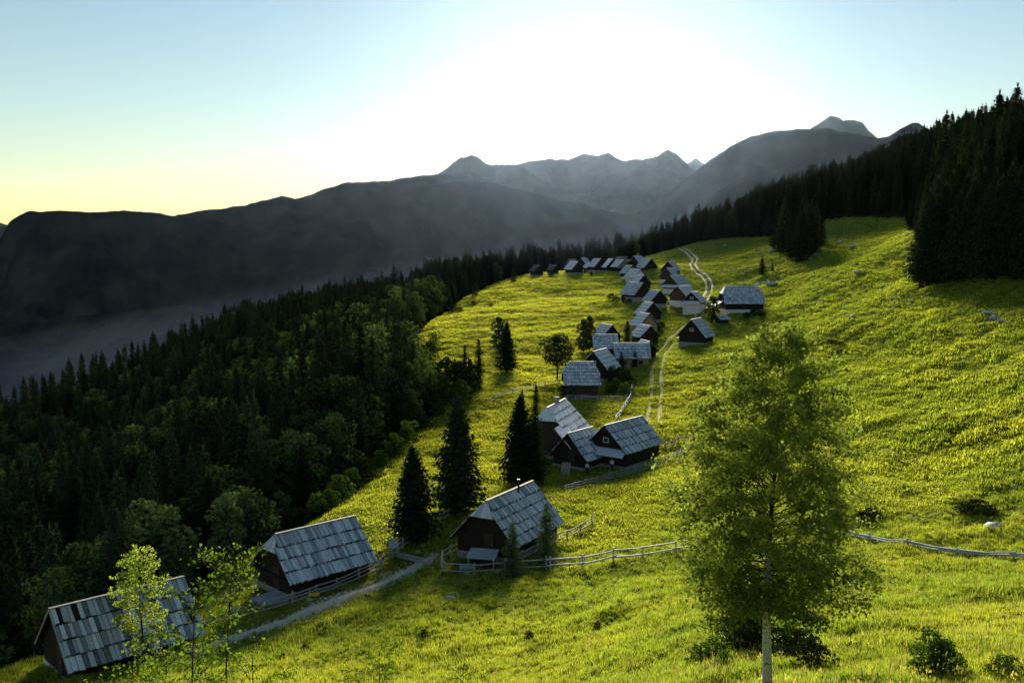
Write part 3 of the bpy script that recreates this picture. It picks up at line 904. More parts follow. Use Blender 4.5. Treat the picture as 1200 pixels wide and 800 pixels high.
house('barn', 'dark barn with cream-grey slanted roof at the wood edge', 700, 303, -65, 5.6, 5.6, 5.6, 2.0, courses=4, cat='barn')
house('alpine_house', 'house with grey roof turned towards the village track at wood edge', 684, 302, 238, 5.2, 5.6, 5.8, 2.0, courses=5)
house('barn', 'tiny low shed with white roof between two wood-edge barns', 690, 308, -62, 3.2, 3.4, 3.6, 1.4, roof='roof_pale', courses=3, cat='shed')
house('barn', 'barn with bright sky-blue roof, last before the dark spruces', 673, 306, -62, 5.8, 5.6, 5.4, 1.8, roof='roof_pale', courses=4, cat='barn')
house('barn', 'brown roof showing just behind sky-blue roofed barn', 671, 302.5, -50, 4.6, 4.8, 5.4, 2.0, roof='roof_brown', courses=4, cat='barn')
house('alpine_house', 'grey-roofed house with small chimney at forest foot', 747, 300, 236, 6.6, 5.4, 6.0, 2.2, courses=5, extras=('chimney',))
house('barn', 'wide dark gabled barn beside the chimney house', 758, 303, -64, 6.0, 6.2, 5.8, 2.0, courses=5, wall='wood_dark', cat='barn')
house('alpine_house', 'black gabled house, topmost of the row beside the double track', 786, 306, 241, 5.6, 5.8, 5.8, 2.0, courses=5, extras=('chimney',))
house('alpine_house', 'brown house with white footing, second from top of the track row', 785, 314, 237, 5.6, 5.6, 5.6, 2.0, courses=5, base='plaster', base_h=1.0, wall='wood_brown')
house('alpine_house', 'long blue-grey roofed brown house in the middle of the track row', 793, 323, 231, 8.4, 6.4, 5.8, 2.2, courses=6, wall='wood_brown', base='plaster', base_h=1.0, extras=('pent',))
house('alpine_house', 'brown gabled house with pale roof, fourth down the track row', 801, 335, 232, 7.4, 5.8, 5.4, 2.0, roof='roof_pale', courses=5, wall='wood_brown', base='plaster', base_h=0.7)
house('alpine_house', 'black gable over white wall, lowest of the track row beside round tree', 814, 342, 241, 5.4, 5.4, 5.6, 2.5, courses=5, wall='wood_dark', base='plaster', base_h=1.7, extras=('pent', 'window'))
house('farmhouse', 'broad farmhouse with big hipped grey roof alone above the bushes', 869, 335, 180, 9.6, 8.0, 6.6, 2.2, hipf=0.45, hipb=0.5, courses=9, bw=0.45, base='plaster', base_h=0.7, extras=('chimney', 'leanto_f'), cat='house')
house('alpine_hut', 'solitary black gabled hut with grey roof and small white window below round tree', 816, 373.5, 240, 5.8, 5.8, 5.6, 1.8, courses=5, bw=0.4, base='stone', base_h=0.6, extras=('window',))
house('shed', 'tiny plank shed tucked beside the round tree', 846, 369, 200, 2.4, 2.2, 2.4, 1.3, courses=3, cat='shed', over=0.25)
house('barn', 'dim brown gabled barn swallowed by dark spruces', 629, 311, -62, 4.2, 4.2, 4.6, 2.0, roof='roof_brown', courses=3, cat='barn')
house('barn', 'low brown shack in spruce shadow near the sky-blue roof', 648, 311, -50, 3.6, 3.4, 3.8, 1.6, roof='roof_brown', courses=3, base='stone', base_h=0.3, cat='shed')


# ------------------------------------------------------------------ tracks, fences, small things
def strip(name, path, offs, width, mat, label, lift=0.07):
    t = np.gradient(path, axis=0); t /= np.linalg.norm(t, axis=1)[:, None]
    nrm = np.stack([t[:, 1], -t[:, 0]], 1)
    V = []; F = []
    m = len(path); cols = 5
    for o in offs:
        b = len(V)
        wob = width * (1 + 0.5 * vnoise(np.arange(m) / 5.0, np.full(m, o * 7 + 3), 4))
        wob = wob * np.clip(np.minimum(np.arange(m), m - 1 - np.arange(m)) / 8.0 + 0.1, 0, 1)
        for c in range(cols):
            k = c / (cols - 1) - 0.5
            P = path + nrm * (o + k * wob)[:, None]
            z = ground(P[:, 0], P[:, 1]) + lift * (1 - 4 * k * k) - 0.02
            V += np.c_[P, z].tolist()
        for c in range(cols - 1):
            for i in range(m - 1):
                F.append((b + c * m + i, b + (c + 1) * m + i, b + (c + 1) * m + i + 1, b + c * m + i + 1))
    o = link(name, mesh_np(name, V, F, mat, smooth=True))
    return tag(o, label, kind='structure')


_n = int(len(TRACK_A) * 0.40)
strip('track', TRACK_A[_n - 4:], (-0.95, 0.95), 0.85, M['gravel'], 'pale double gravel track climbing past the huts', 0.22)
strip('track', TRACK_A[:_n], (-0.9, 0.9), 0.8, M['worn'], 'worn yellowish wheel ruts through the grass below the village', 0.12)
strip('track', TRACK_B, (-0.1,), 1.5, M['gravel'], 'stony path running in front of the lower huts', 0.16)


def fence(label, pix, rails, spacing, h=1.05, mat='wood_grey', rad=0.055, posts=True, group=None, sag=0.03, lean=0.06):
    P = [np.array(hit(*p)[:2]) for p in pix]
    P = np.array(P)
    root = thing('rail_fence', label, 'fence', (P[0][0], P[0][1], float(ground(*P[0]))), 0.0, group)
    o0 = np.array(root.location)
    seg = np.linalg.norm(np.diff(P, axis=0), axis=1); T = np.r_[0, np.cumsum(seg)]
    n = max(2, int(round(T[-1] / spacing)) + 1)
    s = np.linspace(0, T[-1], n)
    Q = np.stack([np.interp(s, T, P[:, 0]), np.interp(s, T, P[:, 1])], 1)
    Z = ground(Q[:, 0], Q[:, 1])
    r = random.Random(int(pix[0][0]))
    B = np.c_[Q, Z] - o0
    if posts:
        for b in B:
            m = MB(); tp = b + np.array([r.uniform(-lean, lean), r.uniform(-lean, lean), h * r.uniform(0.95, 1.15)])
            m.tube([b - [0, 0, 0.4], b + (tp - b) * .5, tp], [0.085, 0.08, 0.07], 6)
            m.obj('post', M[mat], root)
    for k in rails:
        for i in range(n - 1):
            a, b = B[i], B[i + 1]
            d = (b - a) / max(np.linalg.norm(b - a), 1e-6); sd = np.array([d[1], -d[0], 0]) * 0.11
            a2 = a - d * r.uniform(0.1, 0.35) + sd + [0, 0, h * k + r.uniform(-.05, .05)]; b2 = b + d * r.uniform(0.1, 0.35) + sd + [0, 0, h * k + r.uniform(-.05, .05)]
            mid = (a2 + b2) / 2 + np.array([0, 0, -sag * r.uniform(0, 1.5)])
            m = MB(); q = rad * r.uniform(0.85, 1.2)
            m.tube([a2, mid, b2], [q, q * .95, q * .8], 6); m.obj('rail', M[mat], root)
    return root


fence('three-rail fence along the path in front of dark blue-grey roofed hut', [(205, 746), (262, 730), (314, 718), (352, 706), (402, 687), (446, 669)], (0.35, 0.65, 0.92), 2.4)
fence('two-rail fence behind the stone slab terrace', [(243, 720), (276, 700), (316, 683)], (0.5, 0.92), 2.4)
fence('low rail fence climbing from the path corner past the two tall spruces', [(448, 664), (463, 652), (484, 636), (510, 615), (536, 601)], (0.45, 0.9), 2.2)
fence('low slanting gate of heavy poles across the stony path', [(466, 655), (503, 664)], (0.35, 0.6, 0.85), 2.8, 0.8, rad=0.07)
fence('short fence corner beside the hut with pale ridge board', [(539, 648), (520, 657), (519, 671)], (0.45, 0.9), 1.7)
fence('grey two-rail fence in front of the covered water trough', [(520, 673), (560, 675), (600, 670), (640, 668)], (0.4, 0.9), 2.7)
fence('bleached pale two-rail fence running on to the tall birch', [(645, 668), (700, 664), (740, 656), (785, 649), (830, 643)], (0.42, 0.9), 2.7, 1.05, 'wood_pale', 0.07)
fence('two-rail fence slanting up beside the hut with young spruces', [(592, 668), (640, 643), (694, 617)], (0.5, 0.95), 2.6, rad=0.065)
fence('three-rail fence curving in front of the pent-roofed plank hut', [(661, 579), (697, 569), (736, 557), (786, 541), (810, 524)], (0.32, 0.62, 0.92), 2.6)
fence('short back fence behind the pent-roofed plank hut', [(780, 527), (794, 521), (812, 516)], (0.5, 0.92), 2.6)
fence('straight garden fence below the hipped brown house', [(665, 470), (700, 471), (734, 471)], (0.3, 0.6, 0.9), 2.6, 1.1)
fence('wavy pale fence running down from the garden corner', [(741, 457), (739, 470), (731, 482), (722, 495)], (0.45, 0.9), 2.4, 1.0, 'wood_pale')
fence('thin pale fence crossing the yellow meadow below the leafy twin-crown tree', [(572, 474), (585, 466), (612, 459), (640, 452), (655, 451)], (0.4, 0.85), 3.2, 0.9)
fence('collapsed silvery pole fence lying along the grass beyond the tall birch', [(940, 618), (985, 624), (1034, 637), (1100, 648), (1200, 655), (1260, 657)], (0.35, 0.55, 0.75), 4.2, 0.55, 'wood_pale', 0.075, sag=0.12)
fence('old boundary rail in the far pasture above the hipped farmhouse', [(858, 319), (890, 316), (915, 313)], (0.6,), 5.0, 1.0, rad=0.12)


def rock(label, px, py, s, group, flat=0.5, y=None):
    p = hit(px, py)
    n1, n2 = 9, 6
    V = []; F = []
    sd = int(px * 3 + py)
    for i in range(n2 + 1):
        th = math.pi * i / n2
        for k in range(n1):
            ph = 2 * math.pi * k / n1
            d = np.array([math.sin(th) * math.cos(ph), math.sin(th) * math.sin(ph), math.cos(th)])
            rr = s * (0.75 + 0.6 * float(hash2(np.array([k + i * 31 if 0 < i < n2 else i]), np.array([sd]), 3)[0]))
            V.append((d[0] * rr * 1.3, d[1] * rr, d[2] * rr * flat))
    for i in range(n2):
        for k in range(n1):
            F.append((i * n1 + k, (i + 1) * n1 + k, (i + 1) * n1 + (k + 1) % n1, i * n1 + (k + 1) % n1))
    o = link('boulder', mesh_np('boulder', V, F, M['rock']), loc=(p[0], p[1], p[2] + s * 0.1))
    o.rotation_euler = (0, 0, sd % 7)
    return tag(o, label, 'rock', group)


rock('flat white boulder in the grass above the collapsed fence', 1167, 619, 0.75, None, 0.45)
for q in [(905, 333, 1.3), (897, 332, 1.0), (912, 331, 0.9), (888, 334, 0.9), (901, 329, 0.8)]:
    rock('pale boulder in the heap behind the hipped farmhouse', *q, 'boulders behind the farmhouse')
for q in [(985, 284, 1.1), (1000, 289, 1.0), (945, 296, 1.3), (955, 299, 0.9), (938, 293, 1.0), (905, 294, 1.1), (950, 303, 0.7), (931, 300, 0.8), (1006, 319, 0.8), (965, 353, 0.7), (1066, 276, 1.0), (1047, 350, 0.6), (1070, 353, 0.6), (987, 331, 0.6), (890, 297, 0.7), (850, 288, 0.8), (1000, 371, 0.6), (1002, 375, 0.5), (1160, 368, 0.9), (1168, 373, 0.8), (1176, 377, 0.6)]:
    rock('pale limestone boulder in the upper pasture below forest', *q, 'pasture boulders')
for q in [(388, 690, 0.28), (430, 672, 0.25), (363, 703, 0.25), (405, 688, 0.2), (527, 701, 0.3), (533, 697, 0.35), (556, 671, 0.25), (570, 672, 0.22), (584, 670, 0.25), (548, 672, 0.2), (490, 648, 0.3), (497, 640, 0.28), (655, 600, 0.35), (663, 594, 0.3)]:
    rock('small grey stone beside the lower path or fence', *q, 'stones along the lower path')


def on_ground(px, py):
    p = hit(px, py)
    return p[0], p[1], float(ground(p[0], p[1]))


# stone terrace by the second hut
x, y, z = on_ground(326, 701)
t = thing('stone_terrace', 'smooth blue-grey stone slab terrace at the hut corner', 'terrace', (x, y, z), math.radians(48))
m = MB(); m.box(-1.9, 1.9, -1.1, 1.1, -0.5, 0.32); m.obj('slab', M['slab'], t)
m = MB(); m.box(-1.0, 1.2, -1.75, -1.102, -0.6, 0.1); m.obj('step', M['slab'], t)
# covered trough
x, y, z = on_ground(566, 664)
t = thing('water_trough', 'wooden water trough with slanted blue-grey lid below dark gable', 'trough', (x, y, z), math.radians(-14))
m = MB(); m.box(-0.9, 0.9, -0.45, 0.45, 0.05, 0.75); m.obj('body', M['wood_dark'], t)
m = MB(); m.slab([(-1.25, -0.85, 0.98), (1.25, -0.85, 0.98), (1.25, 0.65, 1.42), (-1.25, 0.65, 1.42)], (0, -0.28, 0.96), 0.07); m.obj('lid', M['slab'], t)
for sx in (-1.1, 1.1):
    for sy, hh in ((-0.6, 0.96), (0.5, 1.28)):
        m = MB(); m.box(sx - .05, sx + .05, sy - .05, sy + .05, -0.3, hh); m.obj('leg', M['wood_grey'], t)
m = MB(); m.box(-1.7, -0.3, -1.5, -0.95, -0.3, 0.34); m.obj('bench', M['slab'], t)
# trail sign
x, y, z = on_ground(363, 707)
t = thing('trail_sign', 'small yellow signboard on a post beside the stone slab terrace', 'sign', (x, y, z), math.radians(15))
m = MB(); m.tube([(0, 0, -0.3), (0, 0, 1.1)], [.05, .045], 6); m.obj('post', M['wood_grey'], t)
m = MB(); m.box(-0.1, 0.75, -0.1, -0.055, 0.62, 0.86); m.obj('board', M['yellow_paint'], t)
# little roofed post
x, y, z = on_ground(460, 656)
t = thing('roofed_post', 'little grey peaked roof on a post at the path corner', 'signpost', (x, y, z), math.radians(25))
m = MB(); m.box(-.07, .07, -.07, .07, -0.4, 1.3); m.obj('post', M['wood_grey'], t)
m = MB()
for s in (1, -1):
    m.slab([(-.42, s * .5, 1.22), (.42, s * .5, 1.22), (.42, 0, 1.95), (-.42, 0, 1.95)][::-s], (0, s * .82, .57), 0.05)
m.obj('roof', M['slab'], t)
m = MB(); m.poly([(.3, -.4, 1.2), (.3, .4, 1.2), (.3, 0, 1.8)]); m.poly([(-.3, -.4, 1.2), (-.3, 0, 1.8), (-.3, .4, 1.2)]); m.obj('gable', M['wood_grey'], t)
# woodpile and door leaned by the barn
x, y, z = on_ground(657, 557)
t = thing('plank_stack', 'grey planks leaning beside the small dark barn', 'planks', (x, y, z), math.radians(-20))
for i in range(5):
    m = MB(); m.hexa([(i * .24, 0, -.1), (i * .24 + .2, 0, -.1), (i * .24 + .2, .04, -.1), (i * .24, .04, -.1), (i * .24, .5, 1.5 + .1 * (i % 2)), (i * .24 + .2, .5, 1.5 + .1 * (i % 3)), (i * .24 + .2, .54, 1.5), (i * .24, .54, 1.5)]); m.obj('plank', M['wood_grey'], t)


# a walker by the fence
def person(label, px, py, rz, shirt, trousers, arm):
    x, y, z = on_ground(px, py)
    root = thing('person', label, 'person', (x, y, z), rz)
    J = {'pel': (0, 0, .93, .15), 'sp': (0, .01, 1.15, .145), 'ch': (0, .02, 1.36, .165), 'nk': (0, .02, 1.50, .06), 'hd': (0, 0, 1.60, .085), 'tp': (0, 0.005, 1.70, .075),
         'hl': (.10, 0, .90, .10), 'kl': (.11, -.03, .50, .068), 'al': (.12, .02, .09, .05), 'tl': (.13, -.14, .045, .045),
         'hr': (-.10, 0, .90, .10), 'kr': (-.11, .0, .50, .068), 'ar': (-.12, .06, .09, .05), 'tr': (-.13, -.10, .045, .045),
         'sl': (.20, .02, 1.43, .065), 'el': (.27, .02, 1.16, .05), 'wl': (.27, -.08, .93, .036), 'fl': (.26, -.12, .84, .03),
         'sr': (-.20, .02, 1.43, .065), 'er': (-.27, .0, 1.16, .05), 'wr': (-.25, -.14, 1.0 + arm, .036), 'fr': (-.23, -.2, .95 + arm, .03)}
    E = [('pel', 'sp'), ('sp', 'ch'), ('ch', 'nk'), ('nk', 'hd'), ('hd', 'tp'), ('pel', 'hl'), ('hl', 'kl'), ('kl', 'al'), ('al', 'tl'), ('pel', 'hr'), ('hr', 'kr'), ('kr', 'ar'), ('ar', 'tr'),
         ('ch', 'sl'), ('sl', 'el'), ('el', 'wl'), ('wl', 'fl'), ('ch', 'sr'), ('sr', 'er'), ('er', 'wr'), ('wr', 'fr')]

    def skin(name, keys, mat, grow, par):
        keys = list(keys); idx = {k: i for i, k in enumerate(keys)}
        me = bpy.data.meshes.new(name)
        me.from_pydata([J[k][:3] for k in keys], [(idx[a], idx[b]) for a, b in E if a in idx and b in idx], [])
        me.materials.append(mat)
        o = link(name, me, par)
        sm = o.modifiers.new('skin', 'SKIN'); o.modifiers.new('sub', 'SUBSURF').levels = 1
        o.modifiers['sub'].render_levels = 1
        for i, k in enumerate(keys):
            v = me.skin_vertices[0].data[i]; v.radius = (J[k][3] * grow,) * 2; v.use_root = i == 0
        return o
    skin('body', J.keys(), M['skin'], 1.0, root)
    skin('shirt', ['sp', 'pel', 'ch', 'sl', 'el', 'sr', 'er'], shirt, 1.14, root)
    skin('trousers', ['pel', 'hl', 'kl', 'al', 'hr', 'kr', 'ar'], trousers, 1.16, root)
    m = MB(); m.tube([(0, .03, 1.62), (0, .03, 1.70), (0, .02, 1.765), (0, .02, 1.79)], [.095, .105, .085, .03], 10); m.obj('hair', M['hair'], root, smooth=True)
    return root


person('person in white shirt and dark trousers standing behind curved fence', 688, 557, 0.6, M['cloth_white'], M['cloth_dark'], 0.0)
person('person in light jacket leaning near the plank hut door', 717, 553, -0.5, M['cloth_white'], M['bark'], 0.15)


# ------------------------------------------------------------------ trees
def spruce_meshes(seed, H=10.0, R=2.0, levels=34, per=9, mat='needles', open_=1.0, bare=0.05, fat=1.0):
    r = random.Random(seed)
    V = []; F = []

    def tri(a, b, c):
        k = len(V); V.extend((a, b, c)); F.append((k, k + 1, k + 2))

    def blade(p, d, side, ln, wd, drop):
        """A needle spray: a long pointed leaf-shape, two faces, hanging a little."""
        e = (p[0] + d[0] * ln, p[1] + d[1] * ln, p[2] + d[2] * ln - drop)
        m = (p[0] + d[0] * ln * .45, p[1] + d[1] * ln * .45, p[2] + d[2] * ln * .45 - drop * .25)
        a = (m[0] + side[0] * wd, m[1] + side[1] * wd, m[2] - wd * .5)
        b = (m[0] - side[0] * wd, m[1] - side[1] * wd, m[2] - wd * .5)
        tri(p, a, e); tri(p, e, b)
    lopside = r.uniform(0, 6.28)
    for i in range(levels):
        t = i / levels
        z = H * (bare + (0.97 - bare) * t ** 0.92)
        RR = R * ((1 - t) ** 0.80) * (0.96 if i % 2 else 1.0) + 0.05
        if t < 0.10: RR *= 0.70 + 3 * t
        nb = max(4, int(per * (0.55 + 0.45 * (1 - t))))
        a0 = r.uniform(0, 6.28)
        for k in range(nb):
            if r.random() < 0.06: continue
            a = a0 + 6.283 * k / nb + r.uniform(-.3, .3)
            ln = RR * r.uniform(0.72, 1.16) * (1 + 0.10 * math.cos(a - lopside))
            zz = z + r.uniform(-.14, .14)
            ca, sa = math.cos(a), math.sin(a)
            droop = (0.34 - 0.55 * t) * ln + 0.02
            segs = 4 if ln > 0.7 else 2
            pts = []
            for q in range(segs + 1):
                f = q / segs
                pts.append((ca * ln * f, sa * ln * f, zz - droop * f + 0.16 * ln * f * f))
            for q in range(segs):
                p0, p1 = pts[q], pts[q + 1]
                w = 0.06 * open_ + 0.03
                sx, sy = -sa * w, ca * w
                tri((p0[0] + sx, p0[1] + sy, p0[2]), (p0[0] - sx, p0[1] - sy, p0[2]), p1)
                for s in (1, -1):
                    l2 = (0.30 + 0.24 * ln) * (1 - 0.62 * (q + .5) / segs) * r.uniform(.75, 1.2) * open_
                    ang = a + s * r.uniform(0.75, 1.15)
                    d = (math.cos(ang), math.sin(ang), -0.12)
                    f = r.uniform(0, 0.9)
                    p = tuple(p0[c] + (p1[c] - p0[c]) * f for c in range(3))
                    blade(p, d, (-math.sin(ang), math.cos(ang)), l2, (0.075 + 0.055 * l2) * fat, 0.20 * l2)
                    blade(p, (math.cos(ang - s * .35), math.sin(ang - s * .35), -0.6), (-math.sin(ang), math.cos(ang)), l2 * .7, 0.06 * fat, 0.18)
            blade(pts[-1], (ca, sa, .05), (-sa, ca), 0.26 + .1 * ln, 0.07, 0.03)
    for k in range(5):
        a = k * 1.26
        blade((0, 0, H * .93), (math.cos(a) * .18, math.sin(a) * .18, 1.0), (-math.sin(a), math.cos(a)), H * .075, 0.05, 0)
    crown = mesh_np('spruce_crown', V, F, M[mat])
    w = MB(); w.tube([(0, 0, -0.8), (0, 0, H * .2), (0, 0, H * .6), (0, 0, H * .96)], [H * .018 + .05, H * .015 + .02, H * .008, .01], 7)
    return crown, w.mesh('spruce_trunk', M['bark'], True)


def leaf_cards(C, N_, size, r, aspect=0.8, jitter=0.9):
    """One pointed leaf (two folded triangles) at every centre C, facing roughly along N_."""
    n = len(C)
    A = r.normal(size=(n, 3)); N_ = N_ + jitter * r.normal(size=(n, 3)); N_ /= np.linalg.norm(N_, axis=1)[:, None] + 1e-9
    T = np.cross(N_, A); T /= np.linalg.norm(T, axis=1)[:, None] + 1e-9
    B = np.cross(N_, T)
    s = (size * r.uniform(0.65, 1.25, n))[:, None]
    p0 = C - T * s * .5; p1 = C + B * s * .5 * aspect + N_ * s * .12; p2 = C + T * s * .5; p3 = C - B * s * .5 * aspect + N_ * s * .12
    V = np.stack([p0, p1, p2, p3], 1).reshape(-1, 3)
    i = np.arange(n)[:, None] * 4
    F = np.concatenate([i + np.array([[0, 1, 2]]), i + np.array([[0, 2, 3]])], 0)
    return V, F


def broad_meshes(seed, H=10.0, R=3.2, lobes=16, per=95, size=0.42, mat='leaf_wood', low=0.18, tall=1.0):
    r = np.random.default_rng(seed)
    Cs, Ns = [], []
    w = MB(); w.tube([(0, 0, -0.8), (0.05, 0, H * .25), (0, 0.08, H * .55), (0, 0, H * .85)], [H * .022, H * .017, H * .010, .02], 7)
    for k in range(lobes):
        f = (k + 0.5) / lobes
        a = k * 2.4 + r.uniform(-.4, .4)
        zz = H * (low + (0.93 - low) * f)
        prof = math.sin(math.pi * min(1, 0.16 + 0.80 * f)) ** 0.75
        rad = R * prof * r.uniform(0.35, 0.72)
        c = np.array([math.cos(a) * rad, math.sin(a) * rad, zz])
        lr = R * r.uniform(0.30, 0.52) * (0.6 + 0.4 * prof)
        w.tube([(0, 0, max(.1 * H, zz - lr * 1.3)), tuple(c * [.55, .55, 1] - [0, 0, lr * .5]), tuple(c)], [.07, .045, .02], 4)
        d = r.normal(size=(per, 3)); d /= np.linalg.norm(d, axis=1)[:, None]
        q = lr * r.uniform(0.45, 1.08, per)[:, None] ** 0.6
        P = c + d * q * [1, 1, 0.78 * tall]
        keep = d[:, 2] > -0.65
        Cs.append(P[keep]); Ns.append((d + [0, 0, .5])[keep])
    V, F = leaf_cards(np.concatenate(Cs), np.concatenate(Ns), size, r)
    return mesh_np('broad_crown', V, F, M[mat]), w.mesh('broad_trunk', M['bark'], True)


SPR = [spruce_meshes(s, 10.0, R, 34, 9) for s, R in ((1, 1.55), (2, 1.75), (3, 1.42), (4, 1.9))]
BRD = [broad_meshes(s, 10.0, R, lb, 110, .40) for s, R, lb in ((11, 3.3, 17), (12, 2.9, 15), (13, 3.7, 19), (14, 2.5, 14))]


def plant(name, meshes, label, cat, loc, h, rz, group=None, wide=1.0):
    """Empty at the foot with trunk and crown."""
    root = thing(name, label, cat, loc, rz, group)
    s = h / 10.0
    for nm, me in (('crown', meshes[0]), ('trunk', meshes[1])):
        o = link(nm, me, root); o.scale = (s * wide, s * wide, s)
    return root


# ---- the woods: positions first, then who is seen largest
def scatter():
    T = []
    r = np.random.default_rng(21)

    def field(x0, x1, y0, y1, st, accept):
        gx, gy = np.meshgrid(np.arange(x0, x1, st), np.arange(y0, y1, st))
        x = (gx + r.uniform(-.45, .45, gx.shape) * st).ravel(); y = (gy + r.uniform(-.45, .45, gx.shape) * st).ravel()
        k = accept(x, y) & ~in_meadow(x, y)
        x, y = x[k], y[k]
        d = meadow_dist(x, y)
        k = d > 1.5
        return x[k], y[k], d[k]
    lim = lambda x, y: (np.abs(x) < 0.60 * y + 25)
    # left wood, dense
    for (x0, x1, y0, y1, st) in ((-180, 20, 74, 200, 4.2), (-230, 20, 200, 480, 5.2), (-30, 300, 300, 520, 4.8), (60, 200, 150, 300, 4.6), (-330, -60, 150, 330, 7.0)):
        x, y, d = field(x0, x1, y0, y1, st, lambda x, y: lim(x, y) & (y < np.interp(x, _RX, _RY) + 25))
        px = 600 + FPX * x / y
        for i in range(len(x)):
            broad_p = 0.10
            if x[i] < 20 and 165 < y[i] < 350 and px[i] < 500: broad_p = 0.62
            if x[i] < 0 and y[i] < 165: broad_p = 0.24
            if x[i] > 30: broad_p = 0.0
            if y[i] > 380: broad_p = 0.02
            if d[i] < 11 and x[i] < 0 and y[i] < 330: broad_p = 0.68
            sp = r.random() > broad_p
            h = r.uniform(13, 20) if sp else r.uniform(10, 15)
            if x[i] < 0 and y[i] < 165: h *= 1.08
            if sp and x[i] < -60 and y[i] > 280: h *= 1.12
            if d[i] < 5: h *= r.uniform(0.35, 0.75)
            elif d[i] < 10: h *= r.uniform(.7, 1)
            if y[i] > 380 and -60 < x[i] < 110: h *= 0.92
            # keep it within the pixels where the wood is
            T.append((float(x[i]), float(y[i]), h, sp))
    return T


TREES = scatter()
_zz = ground(np.array([t[0] for t in TREES]), np.array([t[1] for t in TREES]))
TREES = [(t[0], t[1], float(z) - 0.3, t[2], t[3]) for t, z in zip(TREES, _zz)]


def visible_share(T):
    """Rough picture of which tree shows where, front to back."""
    Wd, Hd = 400, 267
    buf = np.zeros((Hd, Wd), bool)
    # ground in front hides the feet of trees behind the brow
    s = Wd / 1200.0
    order = sorted(range(len(T)), key=lambda i: T[i][1])
    share = np.zeros(len(T))
    brow = np.full(Wd, Hd, float)
    Ys = np.geomspace(20, 500, 500); kk = 0
    us = ((np.arange(Wd) + .5) / s - 600) / FPX
    prof = []
    for Y in Ys:
        py = project(us * Y, np.full(Wd, Y), ground(us * Y, np.full(Wd, Y)))[1] * s
        prof.append(py)
    prof = np.minimum.accumulate(np.array(prof), axis=0)
    for i in order:
        x, y, z, h, sp = T[i]
        cx, by, dep = project(x, y, z); _, ty, _ = project(x, y, z + h)
        cx *= s; by *= s; ty *= s
        hw = (0.17 if sp else 0.29) * h * FPX / dep * s
        k = min(len(Ys) - 1, int(np.searchsorted(Ys, y)))
        for row in range(max(0, int(ty)), min(Hd - 1, int(by)) + 1):
            f = (row - ty) / max(1e-6, by - ty)
            ww = hw * (f if sp else math.sin(math.pi * min(1, .15 + .8 * f)))
            a, b = max(0, int(cx - ww)), min(Wd, int(cx + ww) + 1)
            if b <= a: continue
            ok = ~buf[row, a:b] & (prof[k, a:b] + 1 >= row)
            share[i] += ok.sum(); buf[row, a:b] |= ok
    return share


_share = visible_share(TREES)
_ord = np.argsort(-_share)
_sing = set(); _ns = _nb = 0
for i in _ord:
    if _share[i] < 3: break
    if TREES[i][4] and _ns < 285: _sing.add(int(i)); _ns += 1
    if not TREES[i][4] and _nb < 200: _sing.add(int(i)); _nb += 1
_rest_s, _rest_b = [], []
for i, (x, y, z, h, sp) in enumerate(TREES):
    if i in _sing:
        if sp:
            if x > 30 and y < 300: lab, grp = 'dark spruce in the black stand bordering the steep pasture', 'spruces beside the steep pasture'
            elif y > 300 and x > -15: lab, grp = 'dark spruce in the forest wall behind the village', 'spruces behind the village'
            elif y > 240: lab, grp = 'dark spruce on the shadowed wooded ridge above the valley', 'spruces on the far ridge'
            else: lab, grp = 'tall dark spruce in the wood below the lower meadow', 'spruces below the meadow'
            plant('spruce_tree', SPR[i % 4], lab, 'tree', (x, y, z), h, (i * 2.4) % 6.28, grp, 0.85 + 0.3 * ((i * 37 % 100) / 100))
        else:
            if h < 9: lab, grp = 'low leafy tree at the sunlit edge of the wood', 'leafy trees at the wood edge'
            elif y < 170: lab, grp = 'leafy green tree among tall spruces below the lower meadow', 'leafy trees among the spruces'
            else: lab, grp = 'round-crowned green broadleaf tree in the mixed wood', 'broadleaf trees in the mixed wood'
            plant('broadleaf_tree', BRD[i % 4], lab, 'tree', (x, y, z), h, (i * 2.4) % 6.28, grp, 0.95 + 0.3 * ((i * 37 % 100) / 100))
    else:
        # a tree the photograph could show nothing of may be left out, but the wood keeps its mass
        (_rest_s if sp else _rest_b).append((x, y, z, h))


def protos(pairs):
    out = []
    for c, t in pairs:
        out.append(bpy.data.objects.new('tree_shape', c))
    return out


for nm, rest, pr, lab, cat in (('spruce_forest', _rest_s, SPR, 'dense dark mass of spruces farther back in the forest', 'forest'), ('broadleaf_wood', _rest_b, BRD, 'mass of leafy trees deeper in the mixed wood', 'wood')):
    A = np.array(rest)
    n = len(A)
    rr = np.random.default_rng(5)
    rot = np.zeros((n, 3)); rot[:, 2] = rr.uniform(0, 6.28, n)
    s = (A[:, 3] / 10.0)[:, None] * np.stack([np.ones(n) * 1.05, np.ones(n) * 1.05, np.ones(n)], 1)
    o = point_cloud(nm, A[:, :3], rot, s, protos(pr))
    tag(o, lab, cat)
print('woods', len(TREES), _ns, _nb, len(_rest_s), len(_rest_b))


# ---- trees that stand alone
def stand(px, py, Y=None):
    p = at(px, py, Y) if Y else hit(px, py)
    return float(p[0]), float(p[1]), float(ground(p[0], p[1]))


def tall(px_base, py_base, py_top, Y=None):
    x, y, z = stand(px_base, py_base, Y)
    return (x, y, z - 0.05), (py_base - py_top) / FPX * y


